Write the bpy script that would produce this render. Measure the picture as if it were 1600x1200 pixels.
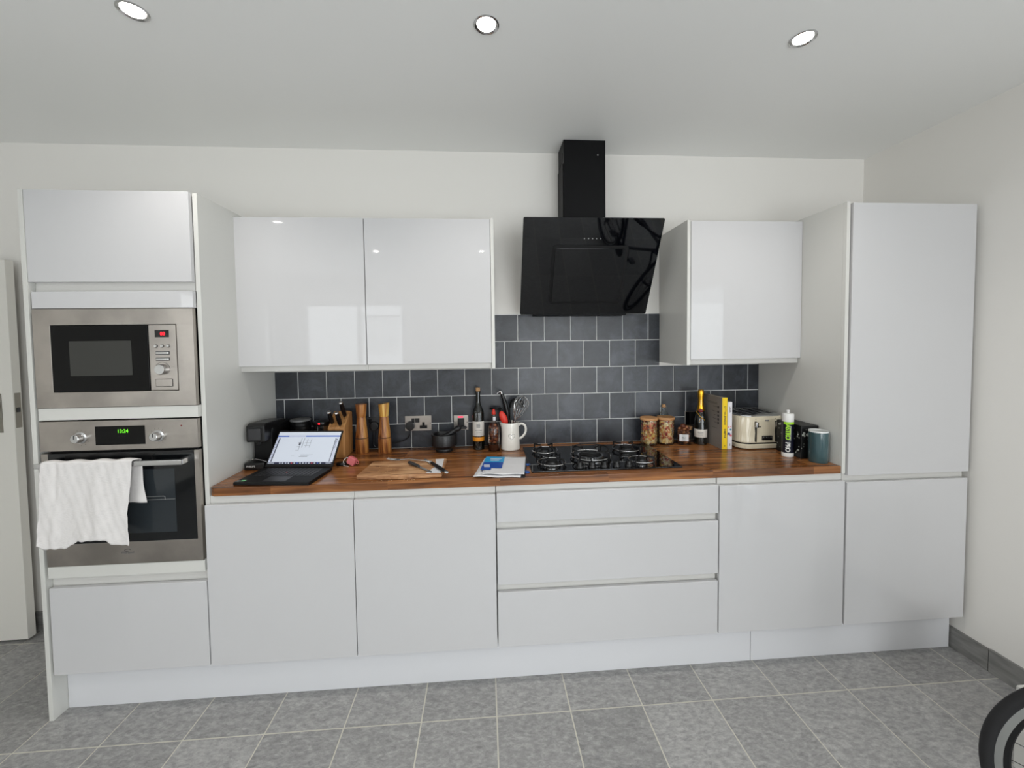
import bpy, bmesh, math, random
from mathutils import Matrix, Vector, Euler
random.seed(7)
PI = math.pi
S = bpy.context.scene
COL = S.collection
for o in list(bpy.data.objects):
    bpy.data.objects.remove(o)

# ---------------------------------------------------------------- camera
cam_d = bpy.data.cameras.new('camera')
cam = bpy.data.objects.new('camera', cam_d)
COL.objects.link(cam)
YAW, PITCH, ROLL = 0.0685, -0.0404, -0.0125
fwd = Vector((math.sin(YAW) * math.cos(PITCH), math.cos(YAW) * math.cos(PITCH), math.sin(PITCH)))
rgt = Vector((math.cos(YAW), -math.sin(YAW), 0))
upv = rgt.cross(fwd)
r2 = rgt * math.cos(ROLL) + upv * math.sin(ROLL)
u2 = -rgt * math.sin(ROLL) + upv * math.cos(ROLL)
m = Matrix((r2, u2, -fwd)).transposed().to_4x4()
m.translation = Vector((1.1627, -2.2951, 1.5273))
cam.matrix_world = m
cam_d.sensor_width = 36
cam_d.lens = 627.67 / 1600 * 36
cam_d.shift_y = -39.74 / 1600
cam_d.clip_start = 0.02
S.camera = cam

# ---------------------------------------------------------------- world, exposure
S.view_settings.view_transform = 'Standard'
S.view_settings.look = 'None'
S.view_settings.gamma = 1
S.view_settings.use_curve_mapping = False
S.view_settings.exposure = 0.03
W = bpy.data.worlds.new('world')
S.world = W
W.use_nodes = True
bg = W.node_tree.nodes['Background']
bg.inputs[0].default_value = (0.75, 0.85, 1.0, 1)
bg.inputs[1].default_value = 1.0

# room extents
XL, XR, YB, ZC = -2.06, 3.4446, -5.0, 2.592
ZT = 0.9393                      # worktop top
F = -0.581                       # cabinet front plane


def area(name, loc, rot, sx, sy, power, col=(1, 1, 1)):
    d = bpy.data.lights.new(name, 'AREA')
    d.shape = 'RECTANGLE'
    d.size, d.size_y = sx, sy
    d.energy = power
    d.color = col
    o = bpy.data.objects.new(name, d)
    o.location = loc
    o.rotation_euler = rot
    COL.objects.link(o)
    return o


# daylight through the rear and patio windows, plus two added fill lamps (all outside the panes)
area('daylight_rear_window', (-0.92, YB - 0.25, 1.55), (PI / 2, 0, 0), 1.75, 1.4, 22, (1.0, 0.99, 0.98))
area('added_fill_rear', (2.4, YB - 0.25, 1.1), (PI / 2, 0, 0), 1.9, 2.2, 85, (1.0, 0.99, 0.99))  # added fill lamp, evens out the cabinet fronts from behind the camera
area('daylight_patio_window', (XR + 0.3, -3.4, 1.1), (PI / 2, 0, PI / 2), 2.7, 2.1, 60, (0.96, 0.99, 1.0))  # patio window stretched along the wall to bring in more light
area('added_fill_left', (XL - 0.3, -4.05, 1.4), (PI / 2, 0, -PI / 2), 1.5, 1.5, 55, (1.0, 0.99, 0.98))  # added fill lamp, kept where no door reflects it


# ---------------------------------------------------------------- materials
def lin(c):
    return tuple(((v / 255) / 12.92 if v / 255 <= .04045 else (((v / 255) + .055) / 1.055) ** 2.4) for v in c) + (1,)


MATS = {}


def mat(name, col, rough=.5, metal=0, coat=0, emit=None, estr=1, bump=None, spec=None, var=None, trans=0, aniso=0):
    """col sRGB 0-255. bump=(scale,strength,(stretch)). var=(scale,col2,(stretch))"""
    m = bpy.data.materials.new(name)
    m.use_nodes = True
    nt = m.node_tree
    p = nt.nodes['Principled BSDF']
    p.inputs['Base Color'].default_value = lin(col)
    p.inputs['Roughness'].default_value = rough
    p.inputs['Metallic'].default_value = metal
    if coat:
        p.inputs['Coat Weight'].default_value = coat
        p.inputs['Coat Roughness'].default_value = .03
    if spec is not None:
        p.inputs['Specular IOR Level'].default_value = spec
    if emit:
        p.inputs['Emission Color'].default_value = lin(emit)
        p.inputs['Emission Strength'].default_value = estr
    if trans:
        p.inputs['Transmission Weight'].default_value = trans

    def tex(scale, stretch):
        tc = nt.nodes.new('ShaderNodeTexCoord')
        mp = nt.nodes.new('ShaderNodeMapping')
        mp.inputs['Scale'].default_value = stretch
        nt.links.new(tc.outputs['Object'], mp.inputs[0])
        n = nt.nodes.new('ShaderNodeTexNoise')
        n.inputs['Scale'].default_value = scale
        n.inputs['Detail'].default_value = 5
        nt.links.new(mp.outputs[0], n.inputs['Vector'])
        return n
    if bump:
        n = tex(bump[0], bump[2] if len(bump) > 2 else (1, 1, 1))
        b = nt.nodes.new('ShaderNodeBump')
        b.inputs['Strength'].default_value = bump[1]
        b.inputs['Distance'].default_value = .002
        nt.links.new(n.outputs[0], b.inputs['Height'])
        nt.links.new(b.outputs[0], p.inputs['Normal'])
    if var:
        n = tex(var[0], var[2] if len(var) > 2 else (1, 1, 1))
        r = nt.nodes.new('ShaderNodeValToRGB')
        r.color_ramp.elements[0].position = .35
        r.color_ramp.elements[1].position = .65
        r.color_ramp.elements[0].color = lin(col)
        r.color_ramp.elements[1].color = lin(var[1])
        nt.links.new(n.outputs[0], r.inputs[0])
        nt.links.new(r.outputs[0], p.inputs['Base Color'])
    MATS[name] = m
    return m


wall_paint = mat('wall_paint', (235, 232, 227), .6, bump=(60, .08))
ceil_paint = mat('ceiling_paint', (246, 246, 244), .55, bump=(40, .05))
gloss = mat('gloss_white_door', (203, 202, 203), .035, bump=(3, .006))
carc = mat('white_carcass', (212, 211, 206), .3)
cream_edge = mat('white_profile', (210, 208, 204), .3)
plinth_m = mat('plinth_white', (221, 221, 224), .25)
steel = mat('brushed_steel', (158, 152, 146), .36, 1, bump=(90, .12, (.04, 1, 1)), var=(6, (180, 173, 166)))
steel2 = mat('polished_steel', (200, 200, 200), .18, 1)
chrome = mat('chrome', (215, 215, 215), .08, 1)
blk_gl = mat('black_glass', (7, 7, 9), .03, spec=.6)
blk_hood = mat('black_hood_glass', (3, 4, 7), .03, spec=.55)
blk_app = mat('appliance_black_glass', (5, 5, 5), .05, spec=.22)
blk = mat('black_plastic', (13, 13, 14), .33)
blk_m = mat('black_matt', (10, 10, 11), .55, spec=.3)
blk_metal = mat('black_metal', (7, 7, 9), .5, spec=.18)
dark_g = mat('dark_grey', (52, 52, 54), .4)
grey_p = mat('grey_plastic', (120, 120, 120), .4)
iron = mat('cast_iron', (20, 20, 21), .45, bump=(160, .2))
white_p = mat('white_plastic', (228, 227, 224), .3)
white_c = mat('white_ceramic', (236, 232, 224), .12, coat=.4)
paper = mat('white_paper', (222, 222, 224), .6)
granite = mat('dark_granite', (14, 14, 15), .35, var=(140, (36, 36, 38)), bump=(120, .1))
cork = mat('cork', (205, 165, 120), .8, var=(90, (170, 125, 85)))
rubber = mat('tyre_rubber', (22, 21, 23), .75, bump=(150, .2))
door_paint = mat('door_paint', (226, 223, 216), .35)
teal = mat('teal_glaze', (48, 74, 80), .15, coat=.5, var=(14, (66, 92, 96), (1, 1, .15)))
teal_in = mat('cup_inner', (225, 226, 224), .2)
red_led = mat('red_display', (60, 0, 4), .3, emit=(255, 20, 40), estr=2.2)
green_led = mat('green_display', (10, 40, 5), .3, emit=(120, 255, 40), estr=1.1)
neon = mat('red_neon', (190, 20, 60), .3, emit=(255, 30, 80), estr=1.5)
bulb = mat('lamp_disc', (255, 255, 255), .3, emit=(255, 250, 242), estr=50)
cloth_m = mat('white_muslin', (226, 222, 220), .9, bump=(110, .5, (1, 1, 3)))
yellow = mat('book_yellow', (240, 205, 20), .45)
grey_cov = mat('book_grey', (132, 126, 120), .5)
book_w = mat('book_white', (226, 224, 228), .45)
pages = mat('book_pages', (214, 206, 190), .8, bump=(300, .3, (1, .02, .02)))
print_dk = mat('dark_print', (50, 48, 48), .6)
gold = mat('gold_foil', (222, 168, 52), .28, 1, bump=(90, .5))
wine_gl = mat('dark_bottle_glass', (8, 11, 7), .05, coat=.6)
bott_lab = mat('bottle_label', (214, 208, 200), .55)
orange = mat('orange_band', (222, 140, 30), .5)
red_s = mat('red_silicone', (208, 44, 26), .4)
dkred = mat('dark_red_seal', (120, 14, 20), .35)
pinkm = mat('pink_silicone', (206, 108, 112), .5)
cream_t = mat('toaster_cream', (214, 204, 180), .22, coat=.3)
green_t = mat('lime_green', (160, 215, 40), .4)
navy = mat('cartridge_navy', (16, 18, 36), .3)
blue_l = mat('leaflet_cyan', (40, 160, 215), .45)
blue_d = mat('leaflet_blue', (20, 78, 165), .45)
blue_b = mat('blue_plastic', (30, 80, 150), .4)
brownl = mat('brown_contents', (134, 84, 54), .5, var=(60, (160, 104, 66)))
slate_sk = mat('skirting_slate', (118, 117, 115), .45, var=(9, (140, 139, 136), (1, 1, 5)), bump=(40, .2))
tag_hole = mat('screw', (150, 146, 138), .3, 1)


def nodes(name):
    m = bpy.data.materials.new(name)
    m.use_nodes = True
    nt = m.node_tree
    return m, nt, nt.nodes['Principled BSDF'], (lambda t, **k: _nn(nt, t, k)), nt.links.new


def _nn(nt, t, k):
    n = nt.nodes.new('ShaderNode' + t)
    for a, b in k.items():
        setattr(n, a, b)
    return n


def ramp(nt, n, stops):
    r = nt.nodes.new('ShaderNodeValToRGB')
    e = r.color_ramp.elements
    while len(e) < len(stops):
        e.new(.5)
    for i, (p, c) in enumerate(stops):
        e[i].position = p
        e[i].color = lin(c)
    nt.links.new(n, r.inputs[0])
    return r.outputs[0]


def glass_mat(name, tint=(255, 255, 255), k=.12):
    m, nt, p, N, L = nodes(name)
    nt.nodes.remove(p)
    t = N('BsdfTransparent')
    t.inputs[0].default_value = lin(tint)
    g = N('BsdfGlossy')
    g.inputs['Roughness'].default_value = .03
    f = N('LayerWeight')
    f.inputs[0].default_value = .25
    mp = N('MapRange')
    mp.inputs['To Min'].default_value = k * .4
    mp.inputs['To Max'].default_value = .7
    L(f.outputs['Fresnel'], mp.inputs['Value'])
    x = N('MixShader')
    L(mp.outputs[0], x.inputs[0])
    L(t.outputs[0], x.inputs[1])
    L(g.outputs[0], x.inputs[2])
    L(x.outputs[0], nt.nodes['Material Output'].inputs[0])
    return m


clear = glass_mat('clear_glass', (250, 252, 251), .06)
tint = glass_mat('smoked_glass', (236, 224, 216))
pane_m = glass_mat('window_glass', (250, 252, 252))


def tile_mat(name, a, b, c, rough, scale, vary, streak, bstr, rsc=(1, 1, 1)):
    m, nt, p, N, L = nodes(name)
    tc = N('TexCoord')
    geo = N('NewGeometry')
    add = N('VectorMath', operation='MULTIPLY_ADD')
    L(geo.outputs['Random Per Island'], add.inputs[0])
    add.inputs[1].default_value = (17, 23, 31)
    L(tc.outputs['Object'], add.inputs[2])
    mp = N('Mapping')
    mp.inputs['Scale'].default_value = streak
    mp.inputs['Rotation'].default_value = rsc
    L(add.outputs[0], mp.inputs[0])
    n = N('TexNoise')
    n.inputs['Scale'].default_value = scale
    n.inputs['Detail'].default_value = 10
    n.inputs['Roughness'].default_value = .74
    n.inputs['Distortion'].default_value = .35
    L(mp.outputs[0], n.inputs['Vector'])
    mx = N('Math', operation='MULTIPLY_ADD')
    L(geo.outputs['Random Per Island'], mx.inputs[0])
    mx.inputs[1].default_value = vary
    L(n.outputs[0], mx.inputs[2])
    mx2 = N('Math', operation='SUBTRACT')
    L(mx.outputs[0], mx2.inputs[0])
    mx2.inputs[1].default_value = vary / 2
    L(ramp(nt, mx2.outputs[0], [(.3, a), (.5, b), (.72, c)]), p.inputs['Base Color'])
    p.inputs['Roughness'].default_value = rough
    bp = N('Bump')
    bp.inputs['Strength'].default_value = bstr
    bp.inputs['Distance'].default_value = .003
    L(n.outputs[0], bp.inputs['Height'])
    L(bp.outputs[0], p.inputs['Normal'])
    return m


slate = tile_mat('slate_wall_tile', (34, 36, 41), (50, 53, 59), (78, 82, 90), .31, 7, .20, (1, 1, 1), .55)
floor_m = tile_mat('slate_floor_tile', (122, 122, 121), (153, 152, 151), (188, 187, 185), .42, 34, .11, (1, 1.9, 1), .9, (0, 0, .7))
grout_w = mat('wall_grout', (232, 232, 230), .8)
grout_f = mat('floor_grout', (205, 202, 190), .85)


def wood(name, cols, stave=None, grain=(1.2, 14, 14), sc=3.0, rough=.3, coat=0.0, vertical=False):
    m, nt, p, N, L = nodes(name)
    tc = N('TexCoord')
    mp = N('Mapping')
    mp.inputs['Scale'].default_value = grain
    L(tc.outputs['Object'], mp.inputs[0])
    vec = mp.outputs[0]
    br = None
    if stave:
        br = N('TexBrick')
        br.inputs['Color1'].default_value = (0, 0, 0, 1)
        br.inputs['Color2'].default_value = (1, 1, 1, 1)
        br.inputs['Mortar'].default_value = (.4, .4, .4, 1)
        br.inputs['Scale'].default_value = 1
        br.inputs['Mortar Size'].default_value = .0004
        br.inputs['Brick Width'].default_value = stave[0]
        br.inputs['Row Height'].default_value = stave[1]
        br.offset = .37
        br.offset_frequency = 1
        L(tc.outputs['Object'], br.inputs['Vector'])
        ad = N('VectorMath', operation='MULTIPLY_ADD')
        L(br.outputs[0], ad.inputs[0])
        ad.inputs[1].default_value = (9, 31, 17)
        L(vec, ad.inputs[2])
        vec = ad.outputs[0]
    n = N('TexNoise')
    n.inputs['Scale'].default_value = sc
    n.inputs['Detail'].default_value = 6
    n.inputs['Distortion'].default_value = 1.2
    L(vec, n.inputs['Vector'])
    val = n.outputs[0]
    if stave:
        q = N('Math', operation='MULTIPLY_ADD')
        L(br.outputs[0], q.inputs[0])
        q.inputs[1].default_value = .22
        L(val, q.inputs[2])
        q2 = N('Math', operation='SUBTRACT')
        L(q.outputs[0], q2.inputs[0])
        q2.inputs[1].default_value = .11
        val = q2.outputs[0]
    L(ramp(nt, val, cols), p.inputs['Base Color'])
    p.inputs['Roughness'].default_value = rough
    p.inputs['Coat Weight'].default_value = coat
    bp = N('Bump')
    bp.inputs['Strength'].default_value = .08
    bp.inputs['Distance'].default_value = .001
    L(n.outputs[0], bp.inputs['Height'])
    L(bp.outputs[0], p.inputs['Normal'])
    return m


walnut = wood('worktop_walnut', [(.3, (84, 50, 27)), (.48, (128, 80, 44)), (.7, (172, 116, 68))], (.48, .042), (1.0, 16, 16), 2.2, .24)
mill_dark = wood('acacia_dark', [(.34, (84, 40, 16)), (.47, (150, 90, 44)), (.60, (188, 128, 68)), (.68, (214, 160, 88))], None, (26, 26, 1.6), 2.2, .35)
mill_light = wood('acacia_light', [(.34, (160, 98, 38)), (.5, (214, 160, 76)), (.64, (236, 196, 112))], None, (22, 22, 1.5), 2.0, .35)
beech = wood('block_wood', [(.3, (150, 102, 56)), (.5, (176, 124, 72)), (.7, (196, 146, 92))], None, (18, 18, 1.2), 2.2, .45)
olive = wood('board_wood', [(.30, (84, 52, 34)), (.40, (150, 104, 68)), (.56, (192, 146, 104)), (.75, (218, 178, 138))], None, (1.8, 11, 11), 3.6, .5)
lid_w = wood('lid_bamboo', [(.3, (176, 124, 76)), (.6, (200, 150, 100))], None, (2, 14, 14), 3, .5)


# ---------------------------------------------------------------- mesh helpers
def wm(o):
    if o is None:
        return Matrix()
    return wm(o.parent) @ o.matrix_basis


def tag(o, label=None, cat=None, group=None, kind=None):
    if label:
        o['label'] = label
    if cat:
        o['category'] = cat
    if group:
        o['group'] = group
    if kind:
        o['kind'] = kind
    return o


def thing(name, label, cat, loc=(0, 0, 0), rz=0, group=None, kind=None):
    o = bpy.data.objects.new(name, None)
    o.empty_display_size = .05
    COL.objects.link(o)
    o.location = loc
    o.rotation_euler = (0, 0, rz)
    return tag(o, label, cat, group, kind)


class B:
    def __init__(s):
        s.bm = bmesh.new()
        s.wn = False

    def _merge(s, t, mi, M):
        if M is not None:
            bmesh.ops.transform(t, matrix=M, verts=t.verts)
        for f in t.faces:
            f.material_index = mi
            f.smooth = True
        me = bpy.data.meshes.new('tmp')
        t.to_mesh(me)
        t.free()
        s.bm.from_mesh(me)
        bpy.data.meshes.remove(me)
        return s

    def box(s, x0, x1, y0, y1, z0, z1, bev=0, seg=2, mi=0, M=None):
        t = bmesh.new()
        bmesh.ops.create_cube(t, size=1)
        for v in t.verts:
            v.co = Vector((x0 + (v.co.x + .5) * (x1 - x0), y0 + (v.co.y + .5) * (y1 - y0), z0 + (v.co.z + .5) * (z1 - z0)))
        if bev:
            s.wn = True
            bmesh.ops.bevel(t, geom=t.edges[:], offset=bev, segments=seg, profile=.5, affect='EDGES')
        return s._merge(t, mi, M)

    def lathe(s, prof, c=(0, 0, 0), seg=32, mi=0, M=None, a0=0, a1=2 * PI, sx=1, sy=1):
        t = bmesh.new()
        full = abs(a1 - a0 - 2 * PI) < 1e-6
        n = seg if full else seg + 1
        rings = []
        for r, z in prof:
            if r < 1e-6:
                rings.append([t.verts.new((c[0], c[1], c[2] + z))])
            else:
                rings.append([t.verts.new((c[0] + sx * r * math.cos(a0 + (a1 - a0) * i / seg), c[1] + sy * r * math.sin(a0 + (a1 - a0) * i / seg), c[2] + z)) for i in range(n)])
        for a, b in zip(rings, rings[1:]):
            for i in range(seg):
                j = (i + 1) % n
                if len(a) == 1 and len(b) == 1:
                    continue
                if len(a) == 1:
                    t.faces.new((a[0], b[j], b[i]))
                elif len(b) == 1:
                    t.faces.new((a[i], a[j], b[0]))
                else:
                    t.faces.new((a[i], a[j], b[j], b[i]))
        bmesh.ops.recalc_face_normals(t, faces=t.faces)
        return s._merge(t, mi, M)

    def cyl(s, c, r, h, seg=32, mi=0, M=None, bev=0.0):
        if bev:
            return s.lathe([(0, 0), (r - bev, 0), (r, bev), (r, h - bev), (r - bev, h), (0, h)], c, seg, mi, M)
        return s.lathe([(0, 0), (r, 0), (r, h), (0, h)], c, seg, mi, M)

    def tube(s, pts, r, seg=10, mi=0, closed=False, M=None, cap=True):
        t = bmesh.new()
        P = [Vector(p) for p in pts]
        n = len(P)
        rr = [r[min(len(r) - 1, round(i * (len(r) - 1) / max(1, n - 1)))] for i in range(n)] if isinstance(r, (list, tuple)) else [r] * n
        rings = []
        prev = None
        for i in range(n):
            if closed:
                d = P[(i + 1) % n] - P[i - 1]
            else:
                d = P[min(i + 1, n - 1)] - P[max(i - 1, 0)]
            if d.length < 1e-9:
                d = Vector((0, 0, 1))
            d.normalize()
            if prev is None:
                a = Vector((0, 0, 1)) if abs(d.z) < .9 else Vector((1, 0, 0))
                e1 = d.cross(a).normalized()
            else:
                e1 = (prev - d * prev.dot(d))
                e1 = e1.normalized() if e1.length > 1e-6 else prev
            prev = e1
            e2 = d.cross(e1)
            rings.append([t.verts.new(P[i] + (e1 * math.cos(2 * PI * k / seg) + e2 * math.sin(2 * PI * k / seg)) * rr[i]) for k in range(seg)])
        for i in range(n if closed else n - 1):
            a, b = rings[i], rings[(i + 1) % n]
            for k in range(seg):
                t.faces.new((a[k], a[(k + 1) % seg], b[(k + 1) % seg], b[k]))
        if not closed and cap:
            t.faces.new(rings[0][::-1])
            t.faces.new(rings[-1])
        bmesh.ops.recalc_face_normals(t, faces=t.faces)
        return s._merge(t, mi, M)

    def prism(s, pts, h, axis='z', base=0, bev=0, mi=0, M=None, seg=2):
        """polygon pts 2D extruded by h along axis from base"""
        t = bmesh.new()

        def co(p, w):
            if axis == 'z':
                return (p[0], p[1], w)
            if axis == 'x':
                return (w, p[0], p[1])
            return (p[0], w, p[1])
        a = [t.verts.new(co(p, base)) for p in pts]
        b = [t.verts.new(co(p, base + h)) for p in pts]
        t.faces.new(a)
        t.faces.new(b)
        for i in range(len(pts)):
            j = (i + 1) % len(pts)
            t.faces.new((a[i], a[j], b[j], b[i]))
        bmesh.ops.recalc_face_normals(t, faces=t.faces)
        if bev:
            s.wn = True
            bmesh.ops.bevel(t, geom=t.edges[:], offset=bev, segments=seg, profile=.5, affect='EDGES')
        return s._merge(t, mi, M)

    def loft(s, rings, cap0=True, cap1=True, mi=0, M=None, closed=True):
        t = bmesh.new()
        R = [[t.verts.new(p) for p in r] for r in rings]
        n = len(R[0])
        for a, b in zip(R, R[1:]):
            for i in range(n if closed else n - 1):
                j = (i + 1) % n
                t.faces.new((a[i], a[j], b[j], b[i]))
        if cap0:
            t.faces.new(R[0][::-1])
        if cap1:
            t.faces.new(R[-1])
        bmesh.ops.recalc_face_normals(t, faces=t.faces)
        return s._merge(t, mi, M)

    def ball(s, c, r, sc=(1, 1, 1), seg=16, mi=0, M=None):
        t = bmesh.new()
        bmesh.ops.create_uvsphere(t, u_segments=seg, v_segments=max(6, seg // 2), radius=r)
        for v in t.verts:
            v.co = Vector((v.co.x * sc[0] + c[0], v.co.y * sc[1] + c[1], v.co.z * sc[2] + c[2]))
        return s._merge(t, mi, M)

    def done(s, name, mats, parent=None, local=False, origin=None, ang=35):
        if not isinstance(mats, (list, tuple)):
            mats = [mats]
        if parent is not None and not local:
            s.bm.transform(wm(parent).inverted())
        o = None
        if parent is None and origin is not None:
            s.bm.transform(Matrix.Translation(-Vector(origin)))
        me = bpy.data.meshes.new(name)
        s.bm.to_mesh(me)
        s.bm.free()
        for mm in mats:
            me.materials.append(mm)
        me.set_sharp_from_angle(angle=math.radians(ang))
        o = bpy.data.objects.new(name, me)
        COL.objects.link(o)
        if s.wn:
            w = o.modifiers.new('weighted_normal', 'WEIGHTED_NORMAL')
            w.weight = 100
            w.keep_sharp = True
        if parent is not None:
            o.parent = parent
        elif origin is not None:
            o.location = origin
        return o


def text_part(name, body, size, M, mt, parent, ext=.0002, align='CENTER', spacing=1.0, bold=0.0):
    cu = bpy.data.curves.new('t', 'FONT')
    cu.body = body
    cu.size = size
    cu.extrude = ext
    cu.offset = bold
    cu.align_x = align
    cu.align_y = 'CENTER'
    cu.space_character = spacing
    cu.resolution_u = 3
    to = bpy.data.objects.new('t', cu)
    COL.objects.link(to)
    bpy.context.view_layer.update()
    me = bpy.data.meshes.new_from_object(to)
    bpy.data.objects.remove(to)
    me.transform(M)
    me.transform(wm(parent).inverted())
    me.materials.clear()
    me.materials.append(mt)
    me.name = name
    o = bpy.data.objects.new(name, me)
    COL.objects.link(o)
    o.parent = parent
    return o


def basis(X, Y, loc):
    X = Vector(X).normalized()
    Y = Vector(Y).normalized()
    Z = X.cross(Y)
    mm = Matrix((X, Y, Z)).transposed().to_4x4()
    mm.translation = Vector(loc)
    return mm


def front_text(loc):     # faces -y
    return basis((1, 0, 0), (0, 0, 1), loc)


def down_text(loc):      # faces -y, reads top to bottom
    return basis((0, 0, -1), (1, 0, 0), loc)


def copy_thing(root, loc, rz=None, label=None, group=None):
    r = root.copy()
    COL.objects.link(r)
    r.location = loc
    if rz is not None:
        r.rotation_euler = (0, 0, rz)
    if label:
        r['label'] = label
    for ch in list(root.children):
        c = ch.copy()
        COL.objects.link(c)
        c.parent = r
        for g in list(ch.children):
            d = g.copy()
            COL.objects.link(d)
            d.parent = c
    return r


def bez(pts, n=24):
    """catmull-rom through pts"""
    P = [Vector(p) for p in pts]
    P = [P[0] * 2 - P[1]] + P + [P[-1] * 2 - P[-2]]
    out = []
    segs = len(P) - 3
    per = max(2, n // segs)
    for i in range(segs):
        p0, p1, p2, p3 = P[i:i + 4]
        for k in range(per):
            t = k / per
            out.append(.5 * ((2 * p1) + (p2 - p0) * t + (2 * p0 - 5 * p1 + 4 * p2 - p3) * t * t + (3 * p1 - p0 - 3 * p2 + p3) * t ** 3))
    out.append(P[-2])
    return out


# ---------------------------------------------------------------- the room
TH = .12
b = B()
b.box(XL - TH, XR + TH, YB - TH, TH, -.10, -.0012, mi=1)
fx, fy, fp, fl = -0.6394, -0.7116, 0.3051, 0.6051
for i in range(-6, 15):
    for j in range(-8, 3):
        x0, x1 = fx + i * fp + .0028, fx + (i + 1) * fp - .0028
        y0, y1 = fy + j * fl + .0028, fy + (j + 1) * fl - .0028
        x0, x1 = max(x0, XL), min(x1, XR)
        y0, y1 = max(y0, YB), min(y1, 0)
        if x1 - x0 > .01 and y1 - y0 > .01:
            b.box(x0, x1, y0, y1, -.004, 0, mi=0)
o = b.done('floor', [floor_m, grout_f])
tag(o, kind='structure')
tag(B().box(XL - TH, XR + TH, YB - TH, TH, ZC, ZC + .1).done('ceiling', ceil_paint), kind='structure')
tag(B().box(XL - TH, XR + TH, 0, TH, 0, ZC).done('wall_back', wall_paint), kind='structure')
b = B()
b.box(XL - TH, XL, -3.4, 0, 0, ZC).box(XL - TH, XL, YB, -4.75, 0, ZC)
b.box(XL - TH, XL, -4.75, -3.4, 0, .75).box(XL - TH, XL, -4.75, -3.4, 2.15, ZC)
tag(b.done('wall_left', wall_paint), kind='structure')
# rear wall with window opening, plus an invented one for the added fill
wx0, wx1, wz0, wz1 = -1.72, -.12, .95, 2.2
b = B()
b.box(XL - TH, wx0, YB - TH, YB, 0, ZC).box(wx1, 1.5, YB - TH, YB, 0, ZC).box(3.3, XR + TH, YB - TH, YB, 0, ZC).box(1.5, 3.3, YB - TH, YB, 2.2, ZC)
b.box(wx0, wx1, YB - TH, YB, 0, wz0).box(wx0, wx1, YB - TH, YB, wz1, ZC)
tag(b.done('wall_rear', wall_paint), kind='structure')
py0, py1, pz1 = -4.75, -2.06, 2.12
b = B()
b.box(XR, XR + TH, py1, 0, 0, ZC).box(XR, XR + TH, YB, py0, 0, ZC).box(XR, XR + TH, py0, py1, pz1, ZC)
tag(b.done('wall_right', wall_paint), kind='structure')


def window(name, a0, a1, z0, z1, plane, axis, cross):
    b = B()
    f = .055

    def bx(p0, p1, q0, q1, d0=-.03, d1=.03):
        if axis == 'y':
            b.box(p0, p1, plane + d0, plane + d1, q0, q1, .003)
        else:
            b.box(plane + d0, plane + d1, p0, p1, q0, q1, .003)
    bx(a0, a1, z0, z0 + f)
    bx(a0, a1, z1 - f, z1)
    bx(a0, a0 + f, z0 + f, z1 - f)
    bx(a1 - f, a1, z0 + f, z1 - f)
    for c in cross:
        bx(c - .03, c + .03, z0 + f, z1 - f)
    w = tag(b.done(name, white_p), kind='structure')
    g = B()
    if axis == 'y':
        g.box(a0 + f, a1 - f, plane - .003, plane + .003, z0 + f, z1 - f)
    else:
        g.box(plane - .003, plane + .003, a0 + f, a1 - f, z0 + f, z1 - f)
    g.done('pane', pane_m, w)
    return w


window('window_1', wx0, wx1, wz0, wz1, YB - .06, 'y', [-.85])
window('window_2', py0, py1, 0, pz1, XR + .06, 'x', [-2.96, -3.85])
window('added_window_3', 1.5, 3.3, 0, 2.2, YB - .06, 'y', [2.4])  # invented glazing that admits the added rear fill
window('added_window_4', -4.75, -3.4, .75, 2.15, XL - .06, 'x', [])  # invented window, only there to let the added left fill in
# slatted blind on the right-hand half of the rear window
t = thing('window_blind', 'white slatted blind hanging in the window opposite the units', 'blind', (-.5, YB + .03, 1.36))
b = B()
for k in range(17):
    z = 1.37 + k * .034
    b.box(-.81, -.2, YB + .015, YB + .045, z, z + .012, M=None)
b.done('slats', white_p, t)
B().box(-.83, -.18, YB + .012, YB + .048, 1.95, 1.985, .003).done('head_rail', white_p, t)

# baseboards
b = B()
for (y0, y1, h) in ((-.6, -.525, .1016), (-.655, -.6, .1016)):
    pass
b.box(XR - .012, XR, -.672, -.02, 0, .1016, .001)
yy = -.675
while yy > -2.0:
    b.box(XR - .013, XR, max(yy - .6, -2.03), yy, 0, .106, .001)
    yy -= .603
tag(b.done('baseboard_right', slate_sk), kind='structure')
tag(B().box(XL, -.645, -.012, 0, 0, .1016, .001).done('baseboard_back', slate_sk), kind='structure')
tag(B().box(XL, XL + .012, YB + .05, -.9, 0, .1016, .001).done('baseboard_left', slate_sk), kind='structure')

# open door standing against the back wall at the left
dr = B().box(-2.02, -1.232, -.092, -.052, .012, 1.975, .003).done('door_1', door_paint)
tag(dr, kind='structure')
B().box(-1.2335, -1.2312, -.086, -.058, 1.12, 1.30, .0008).box(-1.2312, -1.2262, -.079, -.066, 1.20, 1.225, .002, mi=1).done('latch_plate', [tag_hole, dark_g], dr)
b = B()
b.box(-1.345, -1.285, -.0945, -.092, 1.10, 1.30, .001)
b.lathe([(0, 0), (.010, 0), (.010, .045), (0, .045)], seg=16, M=basis((1, 0, 0), (0, 0, 1), (-1.315, -.0945, 1.23)))
b.tube([(-1.315, -.136, 1.23), (-1.40, -.138, 1.232), (-1.43, -.135, 1.23)], .009, 12)
tag(b.done('door_handle', tag_hole, dr), 'steel lever handle on a back plate')
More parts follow.
